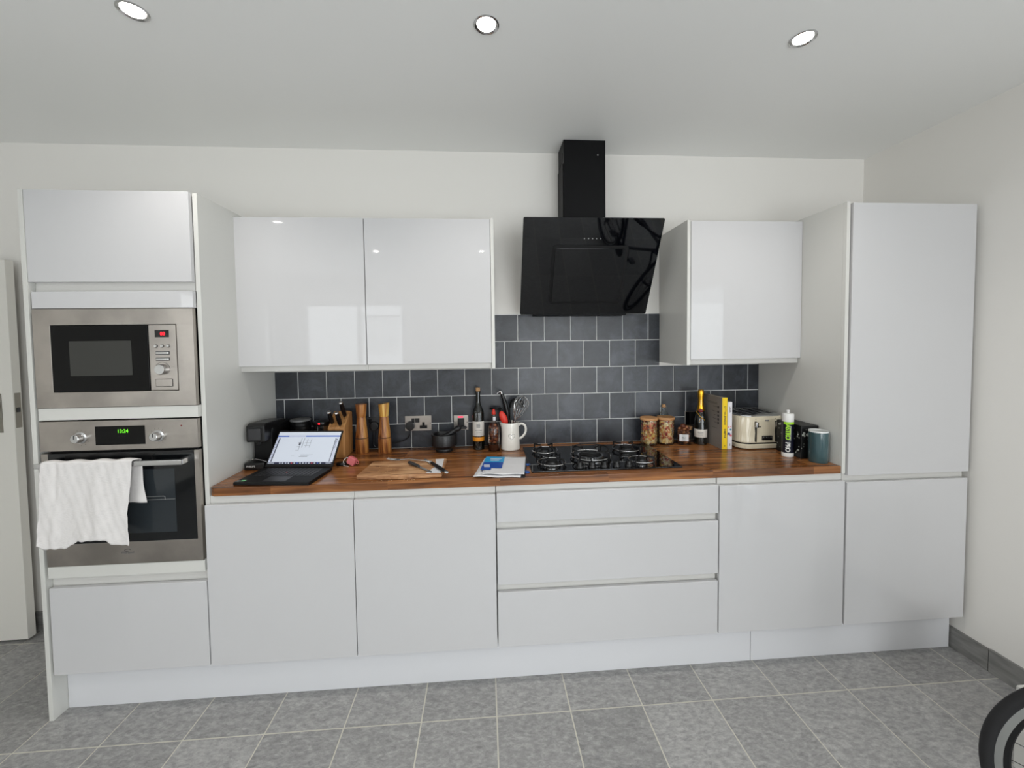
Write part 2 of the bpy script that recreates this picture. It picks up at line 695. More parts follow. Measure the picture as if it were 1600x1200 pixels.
# latch tongue of the door catch
# ---------------------------------------------------------------- tiled splashback
xt0, xt1 = .0125, 2.7945
gtx, gtz, gp = -0.0193, 0.9222, 0.1526
b = B()
b.box(xt0, xt1, -.0065, -.0005, ZT - .03, gtz + 3 * gp, mi=1)
b.box(1.217, 2.184, -.0065, -.0005, gtz + 3 * gp, gtz + 5 * gp + .003, mi=1)
rnd = random.Random(3)
for row in range(5):
    x0r, x1r = (xt0, xt1) if row < 3 else (1.217, 2.184)
    off = 0 if row % 2 == 0 else .5
    for i in range(-2, 22):
        a0 = gtx + (i + off) * gp + .0021
        a1 = a0 + gp - .0042
        a0, a1 = max(a0, x0r), min(a1, x1r)
        if a1 - a0 < .008:
            continue
        z0 = gtz + row * gp + .0021
        z1 = z0 + gp - .0042
        z0 = max(z0, ZT + .001)
        jy = rnd.uniform(-.0004, .0004)
        b.box(a0, a1, -.0095 + jy, -.003, z0, z1, .0009, 1)
o = b.done('tiled_splashback', [slate, grout_w], origin=(1.4, 0, ZT))
tag(o, 'dark slate square tiles with white grout covering the wall behind the worktop', 'splashback')

# ---------------------------------------------------------------- fitted units


def front(name, x0, x1, z0, z1, parent, y=F, th=.019, m=None, bev=.0018):
    return B().box(x0, x1, y, y + th, z0, z1, bev).done(name, m or gloss, parent)


ZP, ZD, ZB = .1875, .8698, .9033
ZL = 2.146
# oven tower housing
t = thing('oven_housing', 'tall white gloss oven housing at the left end holding microwave and oven', 'cabinet', (-.31, -.29, 0))
B().box(-.638, -.6205, -.583, -.003, 0, ZL, .001).done('side_panel', carc, t)
B().box(-.006, .0115, -.562, -.003, ZP + .001, ZL, .001).done('side_panel', carc, t)
B().box(-.6195, -.0065, -.555, -.01, 1.752, ZL - .004).done('carcass', carc, t)
B().box(-.6115, -.012, -.5582, -.5552, 1.752, 1.79).done('handle_recess', cream_edge, t)
front('door', -.6195, -.0085, 1.7872, ZL, t)
front('filler_panel', -.6115, -.0075, 1.6835, 1.7505, t)
B().box(-.6115, -.0075, F, -.02, 1.2385, 1.2865, .0015).done('shelf', carc, t)
B().box(-.6115, -.0065, F, -.02, .594, .6415, .0015).done('shelf', carc, t)
B().box(-.6195, -.0065, -.02, -.004, .60, 1.75).done('back_panel', blk_m, t)
B().box(-.6195, -.0065, -.555, -.01, ZP, .592).done('carcass', carc, t)
B().box(-.6115, -.007, -.5582, -.5552, .55, .592).done('handle_recess', cream_edge, t)
front('drawer_front', -.6115, -.003, .190, .5525, t)

# base cabinets


def base(x0, x1, label, fronts, recess):
    t = thing('base_cabinet', label, 'cabinet', ((x0 + x1) / 2, -.29, ZP), group='base units under the worktop')
    B().box(x0 + .0005 + (.012 if x0 < .1 else 0), x1 - .0005, -.556, -.012, ZP + .001, ZB - .001).done('carcass', carc, t)
    for (z0, z1) in recess:
        B().box(x0 + (.0125 if x0 < .1 else .001), x1 - .002, -.5585, -.5562, z0, z1 - .001).done('handle_recess', cream_edge, t)
    for (n, z0, z1) in fronts:
        front(n, x0 + .0015, x1 - .0015, z0, z1, t)
    return t


base(0, .6, 'white gloss base cabinet door below the laptop, beside the oven housing', [('door', ZP, ZD)], [(ZD - .01, ZB)])
base(.6, 1.202, 'white gloss base cabinet door below the chopping board', [('door', ZP, ZD)], [(ZD - .01, ZB)])
base(1.204, 2.2065, 'wide white gloss three-drawer unit below the gas hob',
     [('drawer_front', .7465, .8745), ('drawer_front', .468, .7115), ('drawer_front', ZP, .434)],
     [(.865, ZB), (.705, .750), (.43, .472)])
base(2.2085, 2.8115, 'white gloss base cabinet door below the toaster, left of the tall fridge housing', [('door', ZP, ZD)], [(ZD - .01, ZB)])
# tall fridge housing
t = thing('fridge_housing', 'tall white gloss fridge housing with two doors in the right corner', 'cabinet', (3.11, -.29, 0))
B().box(2.7955, 2.8085, -.5585, -.0005, ZB + .0005, 2.14, .001).done('side_panel', carc, t)
B().box(2.7955, 2.8125, -.577, -.5588, ZB + .0005, 2.14, .001).done('side_panel', carc, t)
B().box(2.8125, 3.423, -.556, -.012, ZP + .001, 2.125).done('carcass', carc, t)
B().box(2.8145, 3.412, -.5585, -.5565, .855, .90).done('handle_recess', cream_edge, t)
front('door', 2.8225, 3.4255, .8945, 2.134, t)
front('door', 2.8195, 3.4225, ZP + .002, .8635, t)
# plinth
o = tag(B().box(-.6195, 2.402, -.5232, -.507, 0, ZP, .001).box(2.404, 3.4255, -.5232, -.507, 0, ZP, .001).done('plinth', plinth_m, origin=(1.4, -.515, 0)),
        'long white plinth running along the floor under all the base units', 'plinth')

# wall cabinets
YW = -.3257
ZW0, ZWT = 1.4284, 2.1246


def wallcab(x0, x1, label, dx0, dx1, panels):
    t = thing('wall_cabinet', label, 'cabinet', ((x0 + x1) / 2, -.15, 1.4025), group='wall units')
    B().box(x0, x1, YW + .0195, -.0005 if x0 > 2 else -.0005, 1.4025, ZWT - .002, .0008).done('carcass', carc, t)
    B().box(dx0 + .006, dx1 - .008, YW + .0165, YW + .0195, 1.4035, 1.44).done('handle_recess', cream_edge, t)
    front('door', dx0, dx1, ZW0, ZWT, t, YW)
    for (p0, p1) in panels:
        B().box(p0, p1, YW - .001, -.0005, 1.4, ZWT + .004, .001).done('end_panel', carc, t)
    return t


wallcab(.0122, .599, 'white gloss wall cabinet next to the oven housing, above the laptop', .002, .5985, [])
wallcab(.6, 1.1985, 'white gloss wall cabinet left of the cooker hood', .6018, 1.198, [(1.1995, 1.2155)])
wallcab(2.2045, 2.7945, 'single white gloss wall cabinet between the cooker hood and fridge housing', 2.2065, 2.7945, [(2.186, 2.2035)])

# worktop
b = B()
b.prism([(.0125, -.0105), (.0125, -.552), (.0225, -.5655), (.036, -.5738), (2.7945, -.5738), (2.7945, -.0105)], ZT - ZB - .0005, 'z', ZB + .0005, .0025)
o = b.done('worktop', walnut, origin=(1.4, -.29, ZB))
tag(o, 'long oiled walnut block worktop running between the two tall housings', 'worktop')

# microwave
t = thing('microwave', 'built-in steel microwave with dark window and red clock, above the oven', 'microwave', (-.31, -.3, 1.287))
mx0, mx1, mz0, mz1 = -.6115, -.0095, 1.2875, 1.6815
YM = -.584
b = B()
b.box(mx0, mx1, YM, YM + .02, 1.617, mz1, .002).box(mx0, mx1, YM, YM + .02, mz0, 1.350, .002)
b.box(mx0, -.547, YM, YM + .02, 1.348, 1.619, .002).box(-.0745, mx1, YM, YM + .02, 1.348, 1.619, .002)
b.box(mx0 + .02, mx1 - .012, YM + .022, -.08, mz0 + .01, mz1 - .02, mi=1)
b.done('frame', [steel, blk_m], t)
d = B().box(-.5455, -.182, YM - .002, YM + .018, 1.3515, 1.6155, .002).done('door', blk_app, t)
win = mat('microwave_window', (58, 58, 55), .2, spec=.3)
B().box(-.478, -.246, YM - .0026, YM - .0019, 1.415, 1.5535, 0).done('window', win, d)
pn = B().box(-.1795, -.0755, YM - .002, YM + .018, 1.3515, 1.6155, .002).done('control_panel', steel, t)
B().box(-.1547, -.1017, YM - .0035, YM - .0019, 1.5654, 1.5939, .0004).done('display', blk_gl, pn)
text_part('digits', '00', .019, front_text((-.1245, YM - .0038, 1.5785)), red_led, pn, bold=.0006)
for x in (-.1523, -.1289, -.106):
    B().lathe([(0, 0), (.0052, 0), (.0062, .0025), (.005, .005), (0, .005)], M=basis((1, 0, 0), (0, 0, 1), (x, YM - .002, 1.530)), seg=18).lathe([(.0062, 0), (.0072, 0), (.0072, .0008), (.0062, .0008)], M=basis((1, 0, 0), (0, 0, 1), (x, YM - .002, 1.530)), seg=18, mi=1).done('button', [chrome, dark_g], pn)
for z in (1.502, 1.477):
    B().box(-.155, -.102, YM - .0026, YM - .0019, z - .0066, z + .0066, .001, mi=1).box(-.153, -.104, YM - .006, YM - .002, z - .0048, z + .0048, .0018).done('button', [chrome, dark_g], pn)
B().lathe([(0, 0), (.021, 0), (.021, .014), (.0185, .018), (0, .018)], M=basis((1, 0, 0), (0, 0, 1), (-.1318, YM - .002, 1.4363)), seg=28).done('knob', chrome, pn)
b = B()
b.tube([(-.1318 + .0285 * math.cos(a), YM - .002, 1.4363 + .0285 * math.sin(a)) for a in [PI * .02 + k * PI * .96 / 16 for k in range(17)]], .0007, 6)
b.done('dial_mark', dark_g, pn)
B().box(-.1592, -.0941, YM - .0026, YM - .0019, 1.3665, 1.3979, .001, mi=1).box(-.1575, -.0958, YM - .005, YM - .002, 1.368, 1.3963, .001).done('button', [steel, dark_g], pn)

# oven
t = thing('oven', 'built-in steel electric oven with green clock and glass door', 'oven', (-.31, -.3, .642))
YO = -.584
ox0, ox1 = -.6095, -.0095
B().box(ox0 + .015, ox1 - .012, YO + .024, -.06, .65, 1.22).done('body', blk_m, t)
pn = B().box(ox0, ox1, YO, YO + .022, 1.1135, 1.2335, .002).done('control_panel', steel, t)
B().box(-.4005, -.212, YO - .0008, YO + .0004, 1.1345, 1.2105, .0002).done('display', blk_app, pn)
text_part('digits', '13:24', .0195, front_text((-.296, YO - .0012, 1.189)), green_led, pn, bold=.0004)
text_part('display_marks', '·  ·  ·', .014, front_text((-.300, YO - .0012, 1.168)), dark_g, pn)
for x in (-.4555, -.1622):
    kb = B().lathe([(0, 0), (.024, 0), (.024, .003), (.0175, .005), (.0165, .026), (.014, .028), (0, .028)], M=basis((1, 0, 0), (0, 0, 1), (x, YO, 1.166)), seg=30).box(x - .0016, x + .0016, YO - .0287, YO - .0275, 1.166, 1.181, 0, mi=1, M=None).done('knob', [steel2, dark_g], pn)
for x in (-.4555, -.1622):
    b = B()
    for k in range(9):
        a = -.9 + k * .5
        b.box(-.0004, .0004, -.0004, .0004, .029, .033, M=Matrix.Translation((x, YO, 1.166)) @ Matrix.Rotation(a, 4, 'Y'))
    b.done('dial_marks', dark_g, pn)
B().lathe([(0, 0), (.0032, 0), (.0025, .0015), (0, .002)], M=basis((1, 0, 0), (0, 0, 1), (-.0719, YO, 1.2058)), seg=12).done('indicator_light', dkred, pn)
dr = B()
dr.box(ox0, -.5835, YO + .001, YO + .022, .643, 1.1045, .0015).box(-.0285, ox1, YO + .001, YO + .022, .643, 1.1045, .0015)
dr.box(-.5845, -.0275, YO + .001, YO + .022, .643, .7335, .0015)
dr = dr.done('door', steel, t)
ovg = mat('oven_glass', (14, 16, 18), .05, spec=.5)
b = B().box(-.5833, -.0287, YO + .0005, YO + .02, .7337, 1.1043, .001)
gl = b.done('door_glass', ovg, dr)
ovw = mat('oven_window', (44, 49, 53), .08)
B().box(-.508, -.1062, YO - .0002, YO + .0004, .769, 1.031).done('window', ovw, gl)
b = B()
b.tube([(-.50, YO - .0012, .918), (-.152, YO - .0012, .918), (-.147, YO - .0012, .916), (-.146, YO - .0012, .903)], .0013, 8)
b.tube([(-.50, YO - .0012, .904), (-.108, YO - .0012, .905)], .0011, 8)
b.done('rack', grey_p, gl)
b = B()
b.box(-.585, -.0415, -.634, -.618, 1.058, 1.0785, .002)
for x in (-.575, -.0515):
    b.box(x - .01, x + .01, -.62, YO + .0015, 1.058, 1.0785, .002)
b.done('handle', steel2, dr)
text_part('brand_mark', 'Whirlpool', .012, front_text((-.302, YO - .0001, .690)), grey_p, dr, ext=.0004)
b = B()
b.tube([(-.302 + .012 * math.cos(a), YO + .0006, .699 + .005 * math.sin(a)) for a in [.3 + k * .42 for k in range(12)]], .0007, 6)
b.done('brand_swoosh', dark_g, dr)

# towel over the oven handle
NX, rows = 90, []


def hem(x):
    pts = [(-.60, .768), (-.575, .7617), (-.555, .7454), (-.4847, .7446), (-.4245, .7725), (-.3416, .7763), (-.2834, .7504), (-.2454, .746), (-.2, .746)]
    for (a, za), (c, zc) in zip(pts, pts[1:]):
        if a <= x <= c:
            q = (x - a) / (c - a)
            q = q * q * (3 - 2 * q)
            return za + (zc - za) * q
    return .75


def fold(u, v):
    w = .5 * math.sin(u * 9 + 1.2 + v * 1.2) + .22 * math.sin(u * 23 + 2 - v * 6) + .3 * math.sin(u * 6.5 + v * 3.2)
    c = .0016 * math.sin(u * 31 + v * 17) * math.sin(v * 11 - u * 7) + .0010 * math.sin(u * 70 + v * 20) * math.sin(v * 45)
    ridge = lambda a_, w_: math.exp(-((u - a_) / w_) ** 2)
    return w * (.002 + .0052 * min(1, v * 1.6)) + c + .0085 * v * (1 - .5 * v) * ridge(.24 - .10 * v, .035) - .006 * ridge(.15 + .06 * v, .03) * max(0, 1 - v * 1.6) + .005 * ridge(.62 + .05 * v, .05) * v

NV = 60
for k in range(NV, -1, -1):          # front sheet, from hem up
    v = k / NV
    r = []
    for i in range(NX + 1):
        u = i / NX
        xl = -.5505 + (-.5745 + .5505) * v ** .8 - .001 * math.sin(v * 9)
        xr = -.222 + (-.2455 + .222) * min(1, v * 1.6) + .001 * math.sin(v * 8)
        x = xl + (xr - xl) * u
        zt_ = 1.083 + .0025 * math.sin(u * 23)
        z = zt_ + (hem(x) + .0015 * math.sin(u * 60) - zt_) * v
        r.append((x, -.640 - .006 * v - max(-.0045, fold(u, v)) , z))
    rows.append(r)
for k in range(1, 6):                 # over the bar
    a = PI * k / 6
    rows.append([(p[0] + .0022 * k * (i / NX), -.626 - .0135 * math.cos(a), p[2] + .0035 * math.sin(a)) for i, p in enumerate(rows[NV])])
for k in range(0, 19):                # back sheet
    v = k / 18
    r = []
    for i in range(NX + 1):
        u = i / NX
        xl = -.545 + .006 * v
        xr = -.2115 + (.0135) * v ** 1.3 + .0015 * math.sin(v * 8)
        x = xl + (xr - xl) * u
        r.append((x, -.6095 + .004 * math.sin(u * 23 + 2 * v) * v + .001, 1.080 + (.9015 + .004 * math.sin(u * 9) - 1.080) * v))
    rows.append(r)
b = B().loft(rows, False, False, closed=False)
tw = b.done('hand_towel', cloth_m, origin=(-.4, -.62, .75), ang=180)
tag(tw, 'crumpled white muslin cloth hung over the oven door handle', 'towel')
sm = tw.modifiers.new('solid', 'SOLIDIFY')
sm.thickness = .0016
sm.offset = 0

# cooker hood
t = thing('cooker_hood', 'black angled glass cooker hood with square chimney, above the gas hob', 'cooker hood', (1.708, -.1, 1.68))
hx0, hx1 = 1.3585, 2.056
yT, zT_, yB_, zB_ = -.362, 2.124, -.118, 1.676
slope = Vector((0, yB_ - yT, zB_ - zT_)).normalized()          # down the glass
nrm = Vector((0, -1, 0)) - slope * Vector((0, -1, 0)).dot(slope)
nrm.normalize()
gx = Matrix((Vector((1, 0, 0)), -slope, Vector((1, 0, 0)).cross(-slope))).transposed().to_4x4()
Lg = math.hypot(yB_ - yT, zB_ - zT_)
gx.translation = Vector(((hx0 + hx1) / 2, (yT + yB_) / 2, (zT_ + zB_) / 2))
wd = (hx1 - hx0) / 2


def rrect(w, h, r, n=5):
    out = []
    for cx, cy, a0 in ((w - r, h - r, 0), (-w + r, h - r, PI / 2), (-w + r, -h + r, PI), (w - r, -h + r, 3 * PI / 2)):
        for k in range(n + 1):
            a = a0 + PI / 2 * k / n
            out.append((cx + r * math.cos(a), cy + r * math.sin(a)))
    return out


# local frame: x right, y up the glass, z out of the glass (towards the room)
B().prism(rrect(wd, Lg / 2, .008), .006, 'z', -.006, .0008, M=gx, seg=1).done('glass_panel', blk_hood, t)
B().prism(rrect(.181, .143, .010), .006, 'z', .004, .0012, M=gx @ Matrix.Translation((-.0035, -.035, 0))).done('centre_panel', blk_hood, t)
gy = gx @ Matrix.Translation((-.0035, -.035, 0))
b = B()
b.prism(rrect(.194, .156, .016), .0038, 'z', .0002, .001, M=gy)
b.done('panel_surround', blk_m, t)
for k in range(5):
    B().lathe([(0, 0), (.0034, 0), (.003, .0016), (0, .002)], M=gx @ Matrix.Translation((-.042 + k * .0205, .155, 0)), seg=12).done('button', steel2, t)
b = B()
b.prism([(yT + .02, zT_ - .006), (yB_ + .008, zB_ + .012), (yB_ + .06, zB_ + .005), (-.006, zB_ + .02), (-.006, zT_ - .08), (-.2, zT_ - .01)], .56, 'x', 1.43, .002)
b.done('body', blk_metal, t)
B().box(1.44, 1.95, -.112, -.03, 1.671, 1.690, .003).done('light_strip', blk_metal, t)
B().box(1.5955, 1.8205, -.158, -.0105, 2.05, ZC - .0005, .001).done('chimney', blk_metal, t)
B().lathe([(0, 0), (.004, 0), (.003, .001), (0, .001)], M=basis((1, 0, 0), (0, 0, 1), (1.779, -.1582, 2.515)), seg=10).done('screw', steel2, t)
B().box(1.5915, 1.5954, -.150, -.0105, 2.05, 2.47, .0008).done('side_rail', blk_metal, t)
B().box(1.594, 1.5956, -.13, -.03, 2.49, 2.535, .0003).done('vent_slot', blk_m, t)

# gas hob
t = thing('gas_hob', 'black glass five-burner gas hob set on the worktop', 'hob', (1.7175, -.31, ZT))
B().prism([(x + 1.7175, y - .311) for x, y in rrect(.3515, .212, .008)], .006, 'z', ZT + .0005, .0015).done('glass_top', blk_gl, t)
ZH = ZT + .0065


def burner(cx, cy, r, big=False):
    b = B()
    b.lathe([(0, 0), (r * 1.25, 0), (r * 1.2, .004), (r * .9, .006), (0, .006)], (cx, cy, ZH), 30, mi=1)
    b.lathe([(0, .005), (r * .8, .006), (r * .84, .017), (r * .6, .018), (0, .018)], (cx, cy, ZH), 30, mi=0)
    b.lathe([(0, .018), (r * .74, .018), (r * .76, .023), (r * .6, .0255), (0, .0255)], (cx, cy, ZH), 30, mi=1)
    if big:
        b.lathe([(r * 1.0, .004), (r * 1.18, .006), (r * 1.18, .015), (r * 1.0, .016)], (cx, cy, ZH), 30, mi=0)
    b.done('burner', [steel2, iron], t)


def support(cx, cy, R, n=4, a0=PI / 4, hz=.038):
    b = B()
    ring = [(cx + R * math.cos(a), cy + R * math.sin(a), ZH + .013) for a in [2 * PI * k / 40 for k in range(40)]]
    b.tube(ring, .0032, 8, closed=True, mi=1)
    for k in range(n):
        a = a0 + 2 * PI * k / n
        c, s_ = math.cos(a), math.sin(a)
        M = Matrix.Translation((cx, cy, ZH)) @ Matrix.Rotation(a, 4, 'Z')
        b.box(R * .42, R * 1.08, -.0025, .0025, hz - .008, hz, .001, M=M)
        b.box(R * .98, R * 1.08, -.003, .003, 0.0003, hz - .002, .001, M=M)
        b.box(R * .42, R * .48, -.0025, .0025, hz - .004, hz + .003, .001, M=M)
    b.done('pan_support', [iron, steel2], t)
    return b


support(1.685, -.335, .098, 4, PI / 4, .046)
B().tube([(1.685 + .088 * math.cos(a), -.335 + .088 * math.sin(a), ZH + .047) for a in [2 * PI * k / 40 for k in range(40)]], .0028, 8, closed=True).done('wok_ring', iron, t)
burner(1.685, -.335, .055, True)
burner(1.474, -.425, .036)
support(1.474, -.425, .066, 4, PI / 4)
burner(1.472, -.215, .028)
support(1.472, -.215, .066, 4, PI / 4)
burner(1.908, -.225, .042)
support(1.908, -.225, .072, 4, PI / 4)
burner(1.906, -.435, .027)
support(1.906, -.435, .060, 4, PI / 4)
for k in range(5):
    B().lathe([(0, 0), (.019, 0), (.018, .006), (.0155, .008), (.0145, .022), (.012, .024), (0, .024)], (1.595 + k * .058, -.482, ZH), 24).box(-.0022, .0022, -.015, .015, .022, .027, .001, M=Matrix.Translation((1.595 + k * .058, -.482, ZH))).done('knob', blk, t)

# ---------------------------------------------------------------- ceiling downlights


def downlight(x, y, label, grp='ceiling downlights'):
    t = thing('downlight', label, 'ceiling light', (x, y, ZC), group=grp)
    B().lathe([(.0425, 0), (.0425, -.003), (.0385, -.0045), (.034, -.003), (.031, -.0005), (.031, 0)], (x, y, ZC), 40).done('rim', steel2, t)
    B().lathe([(0, -.0012), (.0305, -.0012), (.0305, -.0004), (0, -.0004)], (x, y, ZC), 32).done('lamp', bulb, t)
    d = bpy.data.lights.new('spot', 'SPOT')
    d.energy = 17
    d.spot_size = math.radians(125)
    d.spot_blend = .8
    d.shadow_soft_size = .028
    d.color = (1, .965, .92)
    lo = bpy.data.objects.new('downlight_beam', d)
    lo.location = (0, 0, -.012)
    COL.objects.link(lo)
    lo.parent = t
    return t


downlight(.068, -.90, 'round recessed ceiling downlight nearest the oven housing')
downlight(1.186, -.903, 'round recessed ceiling downlight in the middle of the front row, left of the hood chimney')
downlight(2.308, -.90, 'round recessed ceiling downlight nearest the fridge housing')
downlight(-.6, -2.0, 'round recessed ceiling downlight behind the viewer on the left side')
downlight(-.06, -3.11, 'round recessed ceiling downlight of the rear row, left side')
downlight(1.152, -3.1, 'round recessed ceiling downlight of the rear row, middle')
downlight(2.308, -3.1, 'round recessed ceiling downlight of the rear row, right side')

# ---------------------------------------------------------------- wall sockets


def socket(x0, x1, z0, z1, label, double=True, m=None, neon_on=False):
    t = thing('wall_socket' if not neon_on else 'cooker_switch', label, 'socket' if not neon_on else 'switch', ((x0 + x1) / 2, -.0105, z0))
    B().box(x0, x1, -.0155, -.0108, z0, z1, .0012).done('plate', m or steel, t)
    return t


def pins(b, cx, cz, Y):
    b.box(cx - .0035, cx + .0035, Y - .0006, Y, cz + .004, cz + .016)
    b.box(cx - .016, cx - .006, Y - .0006, Y, cz - .012, cz - .005)
    b.box(cx + .006, cx + .016, Y - .0006, Y, cz - .012, cz - .005)


def plug(cx, cz, label, cable):
    t = thing('plug', label, 'plug', (cx, -.03, cz - .025))
    B().prism([(cx + .026 * math.cos(a) * (1 if math.sin(a) > -.6 else .9), cz + .026 * math.sin(a)) for a in [2 * PI * k / 24 for k in range(24)]], .022, 'y', -.0395, .004, seg=2).done('body', blk, t)
    B().tube(bez(cable, 40), .0034, 8).done('cable', blk, t)


Y = -.0156
s_ = socket(.7117, .8577, 1.036, 1.120, 'brushed steel double wall socket left of the mortar')
B().box(.768, .792, Y - .003, Y, 1.083, 1.107, .001).done('switch', blk, s_)
B().box(.748, .765, Y - .003, Y, 1.083, 1.107, .001).done('switch', blk, s_)
b = B()
b.box(.8135 - .021, .8135 + .021, Y - .0005, Y + .001, 1.048, 1.066, .0)
b.box(.8135 - .007, .8135 + .007, Y - .0005, Y + .001, 1.064, 1.084, .0)
b.done('socket_holes', blk_m, s_)
for x in (.7175, .852):
    B().lathe([(0, 0), (.0028, 0), (.002, .001), (0, .001)], M=basis((1, 0, 0), (0, 0, 1), (x, Y, 1.078)), seg=10).done('screw', dark_g, s_)
plug(.7415, 1.0665, 'black plug in the steel double socket', [(.7415, -.034, 1.043), (.740, -.036, 1.022), (.728, -.037, 1.0), (.700, -.036, .985), (.660, -.040, .977), (.60, -.048, .972), (.57, -.046, .969)])
s_ = socket(.463, .609, 1.036, 1.120, 'double wall socket half hidden behind the wooden mills, plate coloured dark as their shadow', m=dark_g)  # steel plate given a dark colour for the shade of the mills
B().box(.510, .530, Y - .003, Y, 1.086, 1.108, .001).done('switch', blk, s_)
plug(.544, 1.070, 'black plug behind and between the two wooden mills', [(.544, -.034, 1.046), (.542, -.035, 1.02), (.54, -.033, .98), (.55, -.033, .956), (.60, -.03, .947)])
s_ = socket(.9837, 1.0655, 1.034, 1.117, 'square steel cooker switch with a red neon, between mortar and wine bottle', neon_on=True)
B().box(1.008, 1.036, Y - .002, Y, 1.104, 1.1125, .0008).done('neon_light', neon, s_)
b = B()
b.box(1.006, 1.043, Y - .004, Y + .0005, 1.056, 1.101, .001)
b.done('rocker', blk, s_)
for x in (.990, 1.0592):
    B().lathe([(0, 0), (.0028, 0), (.002, .001), (0, .001)], M=basis((1, 0, 0), (0, 0, 1), (x, Y, 1.077)), seg=10).done('screw', dark_g, s_)
t = thing('plug', 'flat black plug in the cooker switch behind the pestle', 'plug', (1.025, -.03, 1.038))
B().prism([(.992, 1.050), (1.0, 1.042), (1.052, 1.042), (1.060, 1.050), (1.050, 1.058), (1.002, 1.058)], .02, 'y', -.0405, .002).done('body', blk, t)
s_ = socket(2.338, 2.424, 1.024, 1.108, 'dark glossy square wall plate behind the champagne bottle', m=steel)
s_['category'] = 'switch'
s_.name = 'wall_switch'
B().box(2.341, 2.421, -.0175, -.0158, 1.027, 1.105, .0008).done('face', blk_gl, s_)

# ---------------------------------------------------------------- things on the worktop
Z = ZT + .0004


def single(b, name, mats, origin, label, cat, group=None, kind=None, ang=35):
    return tag(b.done(name, mats, origin=origin, ang=ang), label, cat, group, kind)


# pod coffee machine
t = thing('coffee_machine', 'small black pod coffee machine in the left corner beside the housing panel', 'coffee machine', (.072, -.19, Z))
b = B()
b.prism([(-.262, Z + .002), (-.262, Z + .150), (-.250, Z + .186), (-.06, Z + .192), (-.045, Z + .17), (-.045, Z + .002)], .086, 'x', .029, .006, seg=3)
b.done('body', blk_m, t)
B().prism([(-.324, Z + .128), (-.326, Z + .205), (-.300, Z + .216), (-.12, Z + .206), (-.12, Z + .188), (-.26, Z + .18), (-.262, Z + .128)], .084, 'x', .030, .005, seg=3).done('head', blk, t)
B().box(.040, .098, -.329, -.3265, Z + .138, Z + .195, .004).done('front_cover', dark_g, t)
B().lathe([(0, 0), (.010, 0), (.012, -.0), (.009, -.018), (0, -.018)], (.072, -.296, Z + .128), 16).done('spout', blk, t)
B().box(.026, .118, -.346, -.2625, Z, Z + .034, .006, 3).done('drip_tray', blk, t)
text_part('brand_mark', 'PHILIPS', .0125, front_text((.058, -.3465, Z + .018)), white_p, t)
b = B()
b.ball((.046, -.315, Z + .048), .018, (1.15, .75, .18), 20)
b.tube(bez([(.062, -.318, Z + .047), (.09, -.325, Z + .044), (.125, -.333, Z + .036)], 12), [.0022] * 13, 8)
single(b, 'teaspoon', steel2, (.05, -.315, Z + .036), 'steel teaspoon resting on the drip tray of the coffee machine', 'spoon')

# ribbed black canister and small lit appliance behind the laptop
t = thing('canister', 'round ribbed black canister with a grey lid, behind the laptop screen', 'canister', (.172, -.078, Z))
prof = [(0, 0), (.047, 0)]
for k in range(9):
    z = .006 + k * .019
    prof += [(.050, z), (.050, z + .013), (.0475, z + .016)]
prof += [(.048, .182), (0, .182)]
B().lathe(prof, (.172, -.078, Z), 40).done('body', blk, t)
B().lathe([(0, 0), (.052, 0), (.052, .006), (.047, .009), (0, .009)], (.172, -.078, Z + .1825), 40).done('lid', grey_p, t)
t = thing('milk_frother', 'small steel and black appliance with a red light, left of the knife block', 'appliance', (.283, -.072, Z))
B().lathe([(0, 0), (.044, 0), (.045, .01), (.043, .155), (0, .155)], (.283, -.072, Z), 36).done('body', steel2, t)
B().lathe([(0, .1555), (.048, .1555), (.050, .163), (.048, .176), (.02, .182), (0, .183)], (.283, -.072, Z), 36).done('lid', blk, t)
B().box(.279, .289, -.1215, -.1195, Z + .1645, Z + .1725, .0008).done('indicator_light', red_led, t)

# knife block and knives
t = thing('knife_block', 'slanted light wooden knife block behind the right edge of the laptop', 'knife block', (.397, -.14, Z))
KB = [(-.192, Z), (-.192, Z + .158), (-.095, Z + .232), (-.062, Z + .222), (-.062, Z)]
B().prism(KB, .085, 'x', .354, .005, seg=3).done('block', beech, t)
sl = Vector((0, .097, .074)).normalized()
sn = Vector((0, -.074, .097)).normalized()
MB_ = Matrix((Vector((1, 0, 0)), sl, sn)).transposed().to_4x4()
MB_.translation = Vector((.3965, -.192, Z + .158))
for (x, y0, y1) in ((-.026, .018, .052), (.018, .008, .034), (.026, .058, .104), (-.006, .060, .100)):
    B().box(x - .0013, x + .0013, y0, y1, -.0008, .0006, M=MB_).done('slot', print_dk, t)


def knife(x, y, ln, label):
    t = thing('kitchen_knife', label, 'knife', tuple(MB_ @ Vector((x, y, .001))), group='knives in the wooden block')
    b = B()
    n = 12
    rings = []
    for k in range(n + 1):
        q = k / n
        w = .0095 + .0015 * math.sin(q * PI) - .001 * q
        d = .0125 + .0025 * math.sin(q * 5)
        rings.append([tuple(MB_ @ Vector((x + w * math.cos(a), y + .004 * q * q + d * math.sin(a), .008 + q * ln))) for a in [2 * PI * i / 14 for i in range(14)]])
    b.loft(rings)
    b.done('handle', blk, t)
    B().lathe([(0, 0), (.0100, 0), (.0105, .004), (.007, .0075), (0, .008)], M=MB_ @ Matrix.Translation((x, y + .004, .008 + ln)), seg=18).done('end_cap', chrome, t)
    B().box(x - .0009, x + .0009, y - .011, y + .011, .0008, .010, M=MB_).done('blade', steel2, t)


knife(-.026, .036, .068, 'black-handled knife with steel cap, leftmost in the wooden block')
knife(.018, .022, .076, 'shorter black-handled knife at the front right of the wooden block')
knife(.026, .082, .088, 'longest black-handled knife, standing highest at the back of the wooden block')

# pepper and salt mills


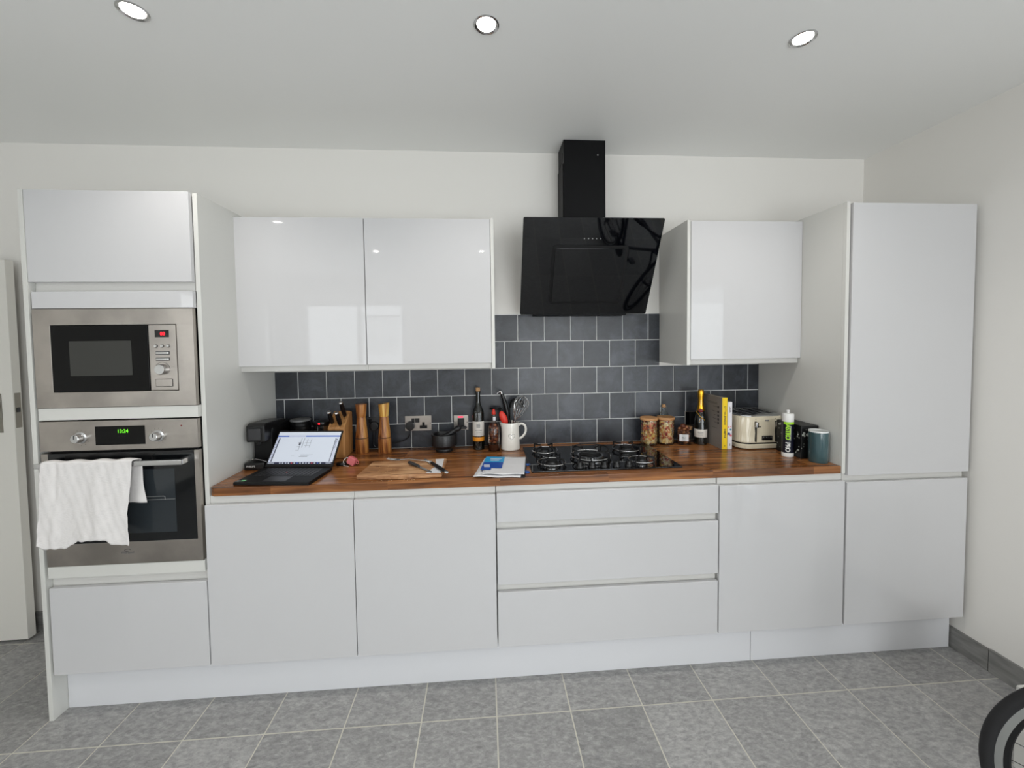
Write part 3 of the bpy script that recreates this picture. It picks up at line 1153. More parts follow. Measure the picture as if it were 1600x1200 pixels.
def mill(x, y, mh, label, tw):
    t = thing('pepper_mill', label, 'mill', (x, y, Z), group='tall wooden mills')
    B().lathe([(0, 0), (.0335, 0), (.0345, .003), (.0335, .078), (.0315, .0805), (.0315, .0825), (.0330, .0850), (.0300, .115), (.0262, .155), (.0242, .186), (.0225, .193), (.0225, .195), (0, .195)], (x, y, Z), 40).done('body', mill_dark, t)
    b = B()
    rings = []
    for q, (r, z) in enumerate([(.0225, .1955), (.0242, .200), (.0262, .225), (.0282, .255), (.0290, .2655)]):
        rings.append([(x + r * math.cos(a), y + r * math.sin(a), Z + z + (.004 * math.cos(a) * tw if q == 4 else 0)) for a in [2 * PI * i / 40 for i in range(40)]])
    b.loft(rings)
    hd = b.done('head', mh, t)
    B().lathe([(.0329, 0), (.0337, .001), (.0337, .002), (.0329, .003)], (x, y, Z + .0805), 40).done('groove', print_dk, t)


mill(.4935, -.086, mill_dark, 'tall brown wooden mill with dark head, next to the knife block', 0)
mill(.6145, -.086, mill_light, 'tall wooden mill with pale yellow head, left of the double socket', 1)

# laptop
a = math.radians(-6)
ex, ey = Vector((math.cos(a), math.sin(a), 0)), Vector((-math.sin(a), math.cos(a), 0))
LW, LD, LT = .325, .205, .0145
FLc = Vector((.100, -.553, Z))
t = thing('laptop', 'open black laptop showing a document, standing on the left of the worktop', 'laptop', tuple(FLc + ex * LW / 2 + ey * LD / 2))
ML = Matrix((ex, ey, Vector((0, 0, 1)))).transposed().to_4x4()
ML.translation = FLc
bs = B().prism([(0, 0), (LW, 0), (LW, LD), (0, LD)], LT, 'z', 0, .003, M=ML).done('base', blk_m, t)
b = B()
key_m = mat('key_black', (26, 26, 28), .4)
for r in range(6):
    n = 14 if r < 5 else 9
    for k in range(14):
        kw = .0185
        x0 = .03 + k * .0190
        y0 = .185 - r * .0178
        if r == 5:
            if k in (4, 5, 6, 7):
                if k == 4:
                    b.box(x0, x0 + kw + 3 * .019 - .002, y0 - .0145, y0, LT - .001, LT + .0012, .0008, 1, M=ML)
                continue
        b.box(x0, x0 + kw - .002, y0 - .0145, y0, LT - .001, LT + .0012, .0008, 1, M=ML)
b.done('keyboard', key_m, bs)
B().box(.115, .215, .012, .066, LT - .0005, LT + .0003, .0004, 1, M=ML).box(.115, .215, .068, .076, LT - .0005, LT + .001, .0004, 1, M=ML).done('trackpad', dark_g, bs)
B().lathe([(0, 0), (.0035, 0), (.003, .002), (0, .0022)], M=ML @ Matrix.Translation((.152, .131, LT)), seg=12).done('pointing_stick', red_s, bs)
gs = mat('green_sticker', (110, 190, 130), .4)
B().box(.022, .040, .014, .028, LT - .0003, LT + .0004, 0, M=ML).done('sticker', gs, bs)
B().box(.004, .019, .010, .024, LT - .0003, LT + .0004, 0, M=ML).done('sticker', grey_p, bs)
ang = math.radians(40)
lu = ey * math.sin(ang) + Vector((0, 0, math.cos(ang)))     # up the lid
ln_ = ex.cross(lu)                                              # toward the viewer
MS = Matrix((ex, lu, ln_)).transposed().to_4x4()
MS.translation = FLc + ey * (LD + .001) + Vector((0, 0, LT + .001))
SH = .19
ld = B().prism([(0, 0), (LW, 0), (LW, SH), (0, SH)], .006, 'z', -.006, .0025, M=MS).done('screen_lid', blk_m, t)
scr = mat('screen_white', (120, 124, 130), .3, emit=(218, 226, 238), estr=.62)
s_bar = mat('screen_grey', (160, 164, 178), .3, emit=(160, 166, 184), estr=.6)
s_blue = mat('screen_blue', (50, 74, 140), .3, emit=(52, 78, 150), estr=.7)
s_drk = mat('screen_dark', (26, 30, 50), .3, emit=(24, 30, 56), estr=.5)
s_txt = mat('screen_ink', (60, 62, 70), .3, emit=(110, 116, 130), estr=.3)
s_red = mat('screen_red', (170, 50, 60), .3, emit=(170, 50, 60), estr=.6)
x0, x1, y0, y1 = .007, LW - .007, .014, SH - .009
b = B()


def sq(xa, xb, ya, yb, mi, lv=0):
    b.box(x0 + (x1 - x0) * xa, x0 + (x1 - x0) * xb, y0 + (y1 - y0) * ya, y0 + (y1 - y0) * yb, .0001, .0005 + lv * .00015, mi=mi, M=MS)


sq(0, 1, 0, 1, 0)
sq(0, 1, 0, .055, 3, 1)
sq(0, 1, .845, .885, 2, 1)
sq(.18, .45, .848, .882, 1, 2)
sq(0, .045, .055, .845, 1, 1)
sq(.955, .985, .07, .845, 1, 1)
sq(.055, .95, .055, .07, 1, 1)
sq(.035, .05, .07, .80, 3, 2)
sq(.94, .95, .07, .80, 3, 2)
sq(.12, .80, .915, .925, 1, 2)
rr = random.Random(5)
for k in range(15):
    xx = .18 + k * .045
    sq(xx, xx + .022, .015, .042, [0, 0, 1, 0, 5, 0, 2][k % 7], 2)
sq(.0, .10, .02, .035, 0, 2)
sq(.9, .98, .02, .035, 0, 2)
for k in range(5):
    sq(.958, .974, .50 + k * .06, .53 + k * .06, 3, 3)
    sq(.012, .03, .2 + k * .1, .21 + k * .1, 3, 3)
for k in range(3):                                      # sketch on the page
    for (xa, xb, ya, yb) in ((.36, .40, .42 + k * .12, .424 + k * .12), (.40, .404, .42, .80), (.44, .445, .5, .80), (.47, .56, .56 + k * .09, .564 + k * .09), (.50, .503, .5, .78), (.56, .563, .5, .78)):
        sq(xa, xb, ya, yb, 4, 3)
sq(.38, .41, .58, .66, 4, 4)
sq(.47, .66, .28, .285, 4, 3)
sq(.47, .60, .25, .255, 4, 3)
sq(.45, .58, .22, .228, 4, 3)
sq(.33, .37, .24, .245, 4, 3)
b.done('screen', [scr, s_bar, s_blue, s_drk, s_txt, s_red], ld)

# earphone case, cord and puck behind the laptop
t = thing('earphone_case', 'pink silicone earphone case with a white cord, right of the laptop', 'earphone case', (.513, -.318, Z))
ME = Matrix.Translation((.513, -.316, Z + .022)) @ Matrix.Rotation(math.radians(25), 4, 'Y') @ Matrix.Rotation(math.radians(-15), 4, 'Z')
B().prism(rrect(.021, .019, .008), .022, 'y', -.011, .004, M=ME, seg=3).done('case', pinkm, t)
B().tube([tuple(ME @ Vector((.021 + .007 + .007 * math.cos(q), 0, .006 + .007 * math.sin(q)))) for q in [2 * PI * k / 16 for k in range(16)]], .0018, 8, closed=True).done('loop', pinkm, t)
B().tube(bez([(.497, -.31, Z + .028), (.487, -.305, Z + .036), (.474, -.31, Z + .026), (.472, -.318, Z + .008), (.478, -.322, Z + .002), (.49, -.33, Z + .002), (.503, -.338, Z + .002)], 30), .0014, 8).done('cord', white_p, t)
single(B().lathe([(0, 0), (.026, 0), (.030, .006), (.024, .013), (.01, .016), (0, .016)], (.462, -.300, Z), 28, sy=.8), 'computer_mouse', blk, (.462, -.300, Z), 'small black mouse on the worktop between the laptop and the pink case', 'mouse')

# chopping board and what lies on it
b = B()
rb = random.Random(11)
pts = [(.601, -.533)]
n = 26
for k in range(1, n):
    q = k / n
    pts.append((.601 + .366 * q, -.533 - .012 * math.sin(q * 3.0) + rb.uniform(-.0022, .0022)))
pts += [(.968, -.541), (.970, -.318), (.962, -.308), (.628, -.330), (.618, -.338)]
b.prism(pts, .019, 'z', Z, .0022)
single(b, 'chopping_board', olive, (.785, -.43, Z), 'live-edged olive wood chopping board right of the laptop', 'chopping board')
Zb = Z + .0195
b = B()
P4 = [(.917, -.329), (.958, -.325), (.964, -.536), (.899, -.531), (.932, -.44)]
b.prism([P4[0], P4[1], P4[2], P4[3], P4[4]], .0012, 'z', Zb, 0)
single(b, 'paper_napkin', paper, (.94, -.43, Zb), 'creased white paper napkin on the right end of the chopping board', 'napkin')
Zn = Zb + .0014
# fork
b = B()
fa, fb = Vector((.725, -.322, Zb + .004)), Vector((.905, -.372, Zb + .004))
d = (fb - fa).normalized()
sd = Vector((-d.y, d.x, 0))
for k in range(4):
    o_ = sd * (-.0105 + .007 * k)
    b.tube([tuple(fa - d * .048 + o_ * .9 + Vector((0, 0, .004))), tuple(fa - d * .025 + o_ + Vector((0, 0, -.001))), tuple(fa + o_)], [.0008, .0013, .0015], 6)
b.prism([(-.003, -.013), (.012, -.012), (.026, -.004), (.026, .004), (.012, .012), (-.003, .013)], .002, 'z', -.001, .0004, M=Matrix(((d.x, sd.x, 0, fa.x), (d.y, sd.y, 0, fa.y), (0, 0, 1, fa.z), (0, 0, 0, 1))))
b.tube([tuple(fa + d * .02), tuple(fa + d * .07 + Vector((0, 0, .006))), tuple(fb + Vector((0, 0, -.001)))], [.0028, .0022, .0035], 8)
single(b, 'fork', steel2, tuple(fa + (fb - fa) / 2), 'steel fork lying along the back of the chopping board', 'fork')


def table_knife(p, q, zz, hl, label, hm, cap):
    p, q = Vector((p[0], p[1], zz)), Vector((q[0], q[1], zz))
    d = (q - p).normalized()
    sd = Vector((-d.y, d.x, 0))
    M = Matrix(((d.x, sd.x, 0, p.x), (d.y, sd.y, 0, p.y), (0, 0, 1, p.z), (0, 0, 0, 1)))
    L_ = (q - p).length
    t = thing('table_knife', label, 'knife', tuple(p + (q - p) / 2))
    B().prism([(0, .0), (.012, -.008), (L_ - hl + .004, -.009), (L_ - hl + .004, .006), (.02, .006)], .0016, 'z', .001, .0003, M=M).done('blade', steel2, t)
    n = 10
    rings = []
    for k in range(n + 1):
        s = k / n
        w = .0075 + .0035 * math.sin(s * PI * .8)
        rings.append([tuple(M @ Vector((L_ - hl + hl * s, w * math.cos(a_), .0060 + .0055 * math.sin(a_)))) for a_ in [2 * PI * i / 12 for i in range(12)]])
    B().loft(rings).done('handle', hm, t)
    if cap:
        B().loft([[tuple(M @ Vector((L_ + .001 + x_, w_ * math.cos(a_), .0060 + .6 * w_ * math.sin(a_)))) for a_ in [2 * PI * i / 12 for i in range(12)]] for x_, w_ in ((0, .0095), (.012, .0098), (.015, .007))]).done('end_cap', steel2, t)


table_knife((.862, -.322), (.985, -.545), Zn + .0002, .16, 'black-handled knife with a silver end lying across the white napkin', blk, True)
table_knife((.925, -.536), (.800, -.385), Zn + .0002, .085, 'small steel knife with dark handle lying diagonally on the chopping board', dark_g, False)
b = B()
for k in range(26):
    b.box(-.0013, .0013, -.001, .001, 0, .0012, M=Matrix.Translation((rb.uniform(.66, .86), rb.uniform(-.515, -.40), Zb)) @ Matrix.Rotation(rb.uniform(0, 3), 4, 'Z'))
for k in range(14):
    b.box(-.0015, .0015, -.001, .001, 0, .0012, M=Matrix.Translation((rb.uniform(.66, .86), rb.uniform(-.562, -.552), Z)) @ Matrix.Rotation(rb.uniform(0, 3), 4, 'Z'))
crumb_m = mat('bread_crumb', (206, 176, 130), .8)
single(b, 'breadcrumbs', crumb_m, (.76, -.46, Zb), 'bread crumbs scattered on the chopping board and worktop', 'crumbs', kind='stuff')
single(B().ball((.905, -1.02, .0035), .006, (1.2, .8, .55), 10), 'crumb', crumb_m, (.905, -1.02, .001), 'single pale crumb lying on the floor tiles', 'crumb')

# mortar and pestle
cx, cy = .937, -.098
single(B().lathe([(0, 0), (.046, 0), (.048, .008), (.046, .016), (.060, .026), (.069, .036), (.069, .086), (.067, .094), (.062, .095), (.058, .088), (.048, .04), (0, .028)], (cx, cy, Z), 44),
       'mortar', granite, (cx, cy, Z), 'dark granite mortar bowl under the wall sockets', 'mortar')
b = B()
b.tube([(.905, -.112, Z + .058), (.925, -.11, Z + .072), (.965, -.105, Z + .093), (.995, -.10, Z + .112), (1.012, -.098, Z + .121)], [.013, .019, .012, .013, .016], 18)
b.ball((1.014, -.098, Z + .122), .0165, (1, 1, 1), 16)
single(b, 'pestle', granite, (.925, -.11, Z + .05), 'dark stone pestle leaning in the mortar', 'pestle')

# wine bottle
cx, cy = 1.124, -.085
t = thing('wine_bottle', 'tall dark wine bottle with cork, white label and orange band', 'bottle', (cx, cy, Z))
B().lathe([(0, 0), (.030, 0), (.0325, .003), (.0325, .198), (.030, .215), (.020, .236), (.0135, .252), (.0125, .268), (.0125, .310), (.0145, .311), (.0145, .319), (.0120, .321), (0, .321)], (cx, cy, Z), 40).done('glass', wine_gl, t)
lb = B().lathe([(.0329, .078), (.0331, .0785), (.0331, .158), (.0329, .1585)], (cx, cy, Z), 24, a0=-PI * .93, a1=-PI * .12).done('label', bott_lab, t)
B().lathe([(.0331, .050), (.0333, .0505), (.0333, .072), (.0331, .0725)], (cx, cy, Z), 24, a0=-PI * .93, a1=-PI * .12).done('band', orange, t)
b = B()
for k in range(4):
    b.box(cx - .010, cx + .010, cy - .0338, cy - .0330, Z + .127 + k * .0055, Z + .130 + k * .0055)
b.box(cx - .017, cx + .019, cy - .0338, cy - .0290, Z + .110, Z + .1112)
b.box(cx - .012, cx + .013, cy - .0338, cy - .0310, Z + .098, Z + .099)
b.done('label_print', grey_p, lb)
B().lathe([(0, .3212), (.0105, .3212), (.0120, .3225), (.0122, .340), (.011, .341), (0, .341)], (cx, cy, Z), 24).done('cork', cork, t)

# infused oil bottle
cx, cy = 1.208, -.118
t = thing('oil_bottle', 'small clear bottle of dark infused oil with a red top, between wine bottle and jug', 'bottle', (cx, cy, Z))
B().lathe([(0, 0), (.031, 0), (.0335, .004), (.0335, .120), (.030, .135), (.016, .150), (.0115, .158), (.0105, .190), (.012, .192), (.012, .197), (.0, .197)], (cx, cy, Z), 36).done('glass', tint, t)
oil_m = mat('dark_oil', (70, 36, 20), .15, coat=.4)
B().lathe([(0, .004), (.029, .004), (.0315, .008), (.0315, .034), (0, .034)], (cx, cy, Z), 30).done('oil', oil_m, t)
B().lathe([(0, .1975), (.010, .1975), (.011, .206), (.008, .216), (.006, .226), (0, .227)], (cx, cy, Z), 20).done('stopper', red_s, t)
B().box(cx - .004, cx + .010, cy - .0118, cy - .0105, Z + .165, Z + .186, .001).done('neck_tag', paper, t)
b = B()
for k in range(46):
    z = .044 + .0022 * k
    a_ = k * 2.4
    r_ = .017 if k % 3 else .006
    b.ball((cx + r_ * math.cos(a_), cy + r_ * math.sin(a_), Z + z), .0085, (1, 1, .9), 10, mi=k % 2)
single(b, 'chillies_in_oil', [brownl, mat('chilli_red', (92, 40, 26), .3)], (cx, cy, Z + .03), 'brown spices packed inside the infused oil bottle', 'spices', kind='stuff')

# jug with utensils
cx, cy = 1.299, -.098
t = thing('utensil_jug', 'white ceramic jug with an embossed heart and handle, holding cooking utensils', 'jug', (cx, cy, Z))
rings = []
for (r, z) in ((.0, .0), (.050, 0), (.053, .004), (.052, .03), (.0495, .08), (.0485, .120), (.0500, .146), (.0495, .149), (.0465, .148), (.0455, .12), (.0465, .06), (.047, .012), (0, .010)):
    sp = 0 if z < .11 else .010 * (z - .11) / .039
    rings.append([(cx + max(r, .0003) * math.cos(q) - sp * max(0, -math.cos(q)) ** 7 * (1 if r > .01 else 0), cy + max(r, .0003) * math.sin(q), Z + z) for q in [2 * PI * i / 48 for i in range(48)]])
B().loft(rings).done('body', white_c, t)
B().tube(bez([(cx + .044, cy, Z + .130), (cx + .062, cy, Z + .138), (cx + .080, cy, Z + .128), (cx + .086, cy, Z + .104), (cx + .078, cy, Z + .078), (cx + .060, cy, Z + .060), (cx + .046, cy, Z + .056)], 36), .0066, 12).done('handle', white_c, t)
hp = []
for k in range(28):
    q = 2 * PI * k / 28
    hx_ = 16 * math.sin(q) ** 3
    hz = 13 * math.cos(q) - 5 * math.cos(2 * q) - 2 * math.cos(3 * q) - math.cos(4 * q)
    X_, Z_ = hx_ * .0011 + .004, hz * .0011 + .078
    hp.append((cx + X_, cy - math.sqrt(.0497 ** 2 - X_ ** 2) - .0002, Z + Z_))
B().tube(hp, .0008, 6, closed=True).done('heart', grey_p, t)
rim = Z + .149
# red spatula
b = B()
MR = Matrix.Translation((1.262, -.112, rim + .024)) @ Matrix.Rotation(math.radians(-22), 4, 'Y')
b.ball((0, 0, 0), .042, (.47, .24, 1), 28, M=MR)
b.tube([tuple(MR @ Vector((0, 0, -.036))), tuple(MR @ Vector((0, 0, -.09)))], [.007, .006], 12)
single(b, 'spatula', red_s, (1.288, -.112, rim - .03), 'red silicone spatula standing in the white jug', 'spatula', 'utensils in the white jug')
t = thing('vegetable_peeler', 'black-handled opener with a hooked steel tip, tallest in the white jug', 'kitchen tool', (1.29, -.085, rim - .05), group='utensils in the white jug')
B().tube(bez([(1.292, -.082, rim - .05), (1.284, -.083, rim + .05), (1.272, -.085, rim + .105), (1.256, -.088, rim + .155)], 16), [.008] * 4 + [.012] * 8 + [.010] * 4, 14).done('handle', blk, t)
B().tube(bez([(1.256, -.088, rim + .152), (1.250, -.089, rim + .168), (1.240, -.090, rim + .166), (1.229, -.091, rim + .158)], 12), [.0065] * 5 + [.004] * 4 + [.0025] * 4, 12).done('hook', steel2, t)
t = thing('serving_spoon', 'flat black spoon lying sideways out of the white jug over the oil bottle', 'spoon', (1.27, -.06, rim), group='utensils in the white jug')
b = B()
b.ball((1.222, -.052, rim + .068), .036, (1, .55, .22), 20)
b.tube([(1.25, -.056, rim + .064), (1.268, -.062, rim + .03), (1.285, -.07, rim - .05)], .005, 10)
b.done('bowl', blk, t)
t = thing('ladle', 'black domed ladle standing upright in the white jug', 'ladle', (1.31, -.075, rim - .05), group='utensils in the white jug')
b = B()
dm = [(0, .060), (.018, .057), (.032, .047), (.041, .030), (.044, .010), (.0425, .010), (.039, .03), (.03, .045), (.016, .054), (0, .056)]
b.lathe(dm, (1.338, -.066, rim + .067), 32, sx=1.03, sy=.6)
b.done('bowl', blk, t)
B().tube(bez([(1.302, -.066, rim + .090), (1.301, -.068, rim + .05), (1.304, -.074, rim - .05)], 12), .0045, 10).done('handle', blk, t)
t = thing('whisk', 'steel balloon whisk fanning out of the white jug', 'whisk', (1.318, -.11, rim - .05), group='utensils in the white jug')
B().tube([(1.312, -.112, rim - .05), (1.3215, -.124, rim + .012)], .0085, 16).done('handle', steel2, t)
for k in range(7):
    ph = PI * k / 7
    ax = Vector((.40, -.12, 1)).normalized()
    e1 = Vector((1, 0, -.52)).normalized()
    e2 = ax.cross(e1)
    dr_ = e1 * math.cos(ph) + e2 * math.sin(ph)
    base_ = Vector((1.3215, -.124, rim + .010))
    pts = []
    for i in range(33):
        tt = i / 32
        along = .145 * math.sin(PI * tt)
        side = -.040 * math.sin(2 * PI * tt)
        pts.append(tuple(base_ + ax * along + dr_ * side))
    B().tube(pts, .0010, 6).done('wire', chrome, t)

# leaflets
t = thing('document_folder', 'black folder with blue tabs under the papers beside the hob', 'folder', (1.245, -.44, Z))
MP = Matrix.Translation((1.244, -.436, Z)) @ Matrix.Rotation(math.radians(-9), 4, 'Z')
B().box(-.103, .108, -.135, .140, 0, .0055, .001, M=MP).done('cover', blk, t)
for yy_ in (.045, -.065):
    B().lathe([(0, .0004), (.013, .0004), (.014, .004), (.012, .0065), (0, .0068)], M=MP @ Matrix.Translation((.112, yy_, 0)), seg=20).done('tab', blue_b, t)


def sheet(name, label, w, h, M, z, mt, curl=.0, lab2=None, cat='paper'):
    rows = []
    for j in range(15):
        v = j / 14
        r = []
        for i in range(13):
            u = i / 12
            zc = curl * (max(0, .35 - v) / .35) ** 2 * (.4 + .6 * math.sin(u * 5 + .6) ** 2) + .0008 * math.sin(u * 9 + v * 4)
            r.append(tuple(M @ Vector(((u - .5) * w, (v - .5) * h, z + .0009 + zc))))
        rows.append(r)
    b = B().loft(rows, False, False, closed=False)
    o = b.done(name, mt, origin=tuple(M @ Vector((0, 0, z))), ang=180)
    tag(o, label, cat)
    sm = o.modifiers.new('solid', 'SOLIDIFY')
    sm.thickness = .0005
    return o


M1 = Matrix.Translation((1.232, -.448, Z)) @ Matrix.Rotation(math.radians(-10), 4, 'Z')
sheet('paper_sheet', 'curling white paper sheet at the bottom of the pile beside the hob', .205, .285, M1, .0062, paper, .004)
M2 = Matrix.Translation((1.252, -.438, Z)) @ Matrix.Rotation(math.radians(-7), 4, 'Z')
sheet('letter', 'folded white letter on top of the pile beside the hob', .185, .27, M2, .013, paper, .003)
t = thing('leaflet', 'cyan and dark blue leaflet on the left of the paper pile', 'leaflet', (1.19, -.42, Z + .016))
M3 = Matrix.Translation((1.197, -.405, Z + .0162)) @ Matrix.Rotation(math.radians(-8), 4, 'Z')
B().box(-.047, .047, .01, .10, 0, .0006, M=M3).done('cyan_cover', blue_l, t)
B().box(-.047, .047, -.075, .01, 0, .0006, M=M3).box(-.047, .0, -.105, -.075, 0, .0006, M=M3).done('blue_cover', blue_d, t)
b = B()
for k in range(3):
    b.box(-.022 + k * .002, .036 - .006 * k, .066 - k * .017, .072 - k * .017, .0006, .0009, M=M3)
b.box(-.040, -.012, -.045, -.030, .0006, .0009, M=M3)
b.box(-.036, -.008, -.064, -.052, .0006, .0009, M=M3)
b.done('cover_print', paper, t)

# pasta jars


def z_top(k):
    return k % 12 == 0


def jar(cx, cy, label, seed):
    t = thing('storage_jar', label, 'jar', (cx, cy, Z), group='pasta jars with wooden lids')
    B().lathe([(0, 0), (.044, 0), (.0465, .004), (.0465, .140), (.0450, .140), (.0450, .006), (0, .004)], (cx, cy, Z), 40).done('glass', clear, t)
    B().lathe([(0, .1403), (.0485, .1403), (.0490, .143), (.0490, .151), (.0475, .1535), (0, .1535)], (cx, cy, Z), 40).done('lid', lid_w, t)
    rj = random.Random(seed)
    b = B()
    b.lathe([(0, .008), (.029, .008), (.029, .130), (0, .132)], (cx, cy, Z), 20, mi=2)
    for k in range(560):
        rr_ = .038 * math.sqrt(rj.random()) if z_top(k) else .033 + rj.random() * .0055
        aa = rj.uniform(0, 2 * PI)
        z = rj.uniform(.124, .134) if z_top(k) else rj.uniform(.011, .132)
        M = Matrix.Translation((cx + rr_ * math.cos(aa), cy + rr_ * math.sin(aa), Z + z)) @ Euler((rj.uniform(0, 3), rj.uniform(0, 3), rj.uniform(0, 3))).to_matrix().to_4x4() @ Matrix.Scale(rj.uniform(1.0, 1.4), 4)
        mi = rj.choice([0, 0, 0, 1, 1, 2, 2, 3, 4] if z > .03 else [0, 0, 1])
        if k % 2:
            b.lathe([(.0034, -.0055), (.0044, -.005), (.0044, .005), (.0034, .0055)], seg=8, M=M, mi=mi)
        else:
            b.loft([[(-.0055, -.0045, 0), (-.0055, .0045, 0), (-.0055, .0045, .001), (-.0055, -.0045, .001)], [(0, -.001, -.001), (0, .001, -.001), (0, .001, .002), (0, -.001, .002)], [(.0055, -.0045, 0), (.0055, .0045, 0), (.0055, .0045, .001), (.0055, -.0045, .001)]], M=M, mi=mi)
    return b


P5 = [mat('pasta_cream', (250, 224, 176), .6), mat('pasta_yellow', (240, 196, 112), .6), mat('pasta_orange', (232, 132, 92), .6), mat('pasta_red', (186, 70, 62), .6), mat('pasta_purple', (140, 92, 92), .6)]
b = jar(2.089, -.088, 'glass jar of coloured pasta with wooden lid, next to the hob', 3)
single(b, 'pasta', P5, (2.089, -.088, Z + .01), 'coloured pasta pieces filling the jar next to the hob', 'pasta', kind='stuff')
b = jar(2.188, -.086, 'glass jar of coloured pasta with wooden lid, right-hand one of the pair', 9)
single(b, 'pasta', P5, (2.188, -.086, Z + .01), 'coloured pasta pieces filling the right-hand jar of the pair', 'pasta', kind='stuff')
# clear bottle with swing stopper behind
cx, cy = 2.205, -.0245
t = thing('stopper_bottle', 'small clear bottle with a swing stopper standing behind the pasta jars', 'bottle', (cx, cy, Z))
B().lathe([(0, 0), (.026, 0), (.028, .003), (.028, .150), (.024, .164), (.0125, .176), (.0105, .196), (.0, .198)], (cx, cy, Z), 32, sy=.44).done('glass', clear, t)
B().lathe([(0, .198), (.011, .198), (.012, .203), (.009, .214), (0, .216)], (cx, cy, Z), 18).done('stopper', cork, t)
B().tube(bez([(cx + .011, cy - .01, Z + .188), (cx + .016, cy - .012, Z + .214), (cx + .006, cy - .01, Z + .236), (cx - .010, cy - .01, Z + .225), (cx - .026, cy - .012, Z + .206), (cx - .022, cy - .012, Z + .20)], 26), .0011, 6).done('wire', dark_g, t)
# small hexagonal jar
cx, cy = 2.288, -.098
t = thing('spice_jar', 'small glass jar of brown spices with a white label, left of the champagne', 'jar', (cx, cy, Z))
H6 = [[(cx + r_ * math.cos(PI / 6 + PI / 3 * k), cy + r_ * math.sin(PI / 6 + PI / 3 * k), Z + z_) for k in range(6)] for r_, z_ in ((.043, 0), (.045, .003), (.045, .062), (.036, .076), (.030, .082))]
B().loft(H6, True, False).done('glass', clear, t)
B().box(cx - .024, cx + .024, cy - .0402, cy - .0392, Z + .022, Z + .060, 0).done('label', paper, t)
b = B()
b.tube(bez([(cx - .010, cy - .0404, Z + .038), (cx - .009, cy - .0404, Z + .046), (cx - .004, cy - .0404, Z + .037), (cx - .003, cy - .0404, Z + .045), (cx + .003, cy - .0404, Z + .039), (cx + .009, cy - .0404, Z + .044)], 20), .0006, 5)
b.done('label_print', print_dk, t)
t.rotation_euler = (0, 0, math.radians(-24))
b = B()
for k in range(40):
    aa, zz_ = k * 2.4, .008 + k * .0021
    rr_ = .024 if k % 4 else .008
    b.ball((cx + rr_ * math.cos(aa), cy + rr_ * math.sin(aa), Z + zz_), .0105, (1, .8, .8), 8, mi=k % 2)
b.ball((cx - .010, cy - .012, Z + .103), .015, (1, 1, .9), 14, mi=1)
b.ball((cx + .012, cy - .006, Z + .094), .013, (1, 1, .8), 14, mi=0)
single(b, 'whole_spices', [brownl, mat('spice_dark', (92, 46, 26), .5)], (cx, cy, Z + .005), 'brown whole spices heaped in the small jar', 'spices', kind='stuff')
cx, cy = 2.338, -.052
t = thing('cork_jar', 'small jar with a cork lid, tucked behind the spice jar', 'jar', (cx, cy, Z))
B().lathe([(0, 0), (.024, 0), (.026, .003), (.026, .066), (.022, .070), (0, .070)], (cx, cy, Z), 28).done('glass', clear, t)
B().lathe([(0, .0703), (.023, .0703), (.025, .086), (.024, .088), (0, .088)], (cx, cy, Z), 28).done('lid', cork, t)
# champagne
cx, cy = 2.379, -.098
cy = -.115
t = thing('champagne_bottle', 'champagne bottle with gold foil neck and dark red seal, left of the books', 'bottle', (cx, cy, Z))
B().lathe([(0, 0), (.031, 0), (.0335, .003), (.0335, .118), (.031, .145), (.023, .178), (.0165, .205), (.015, .214), (0, .214)], (cx, cy, Z), 40).done('glass', wine_gl, t)
B().lathe([(.0338, .042), (.0340, .0425), (.0340, .086), (.0338, .0865)], (cx, cy, Z), 24, a0=-PI * .98, a1=-PI * .06).done('label', bott_lab, t)
b = B()
for (w_, z_) in ((.014, .070), (.010, .062), (.012, .054)):
    b.box(cx - w_, cx + w_, cy - .0346, cy - .0322 if w_ > .012 else cy - .0334, Z + z_, Z + z_ + (.0026 if z_ > .06 else .001))
b.done('label_print', grey_p, t)
B().lathe([(.0215, .190), (.0185, .205), (.0155, .225), (.0145, .255), (.0165, .270), (.0165, .292), (.0155, .302), (.013, .308), (0, .309)], (cx, cy, Z), 32).done('foil', gold, t)
B().ball((cx, cy - .0185, Z + .190), .0115, (1, .35, 1), 16).done('seal', dkred, t)
text_part('foil_text', 'MOËT', .0105, down_text((cx + .001, cy - .0170, Z + .236)), white_p, t, spacing=1.15)
b = B()
b.tube([(cx - .024, cy - .014, Z + .187), (cx - .006, cy - .028, Z + .163), (cx + .008, cy - .031, Z + .152), (cx + .020, cy - .0265, Z + .140)], .0012, 6)
b.tube([(cx + .008, cy - .031, Z + .152), (cx - .003, cy - .0325, Z + .140), (cx - .008, cy - .033, Z + .128)], .0012, 6)
b.done('ribbon', gold, t)
t.rotation_euler = (0, 0, math.radians(-29))

# books
t = thing('cookbook', 'grey cookbook with a bright yellow spine, standing beside the champagne', 'book', (2.44, -.15, Z))
h = .278
B().box(2.4245, 2.4265, -.242, -.048, Z, Z + h, .0006).box(2.4505, 2.4525, -.242, -.048, Z, Z + h, .0006).done('cover', grey_cov, t)
B().box(2.4268, 2.4502, -.2395, -.052, Z + .003, Z + h - .003, 0).done('pages', pages, t)
sp_ = B().box(2.4265, 2.4545, -.2445, -.2415, Z, Z + h, .0008).done('spine', yellow, t)
text_part('spine_title', 'OTTOLENGHI', .0148, down_text((2.4405, -.2448, Z + .183)), print_dk, sp_, spacing=1.12, bold=.0004)
text_part('spine_title', 'SIMPLE', .0148, down_text((2.4405, -.2448, Z + .086)), print_dk, sp_, spacing=1.12, bold=.0004)
text_part('publisher_mark', '·8·', .010, down_text((2.4405, -.2448, Z + .018)), print_dk, sp_)
b = B()
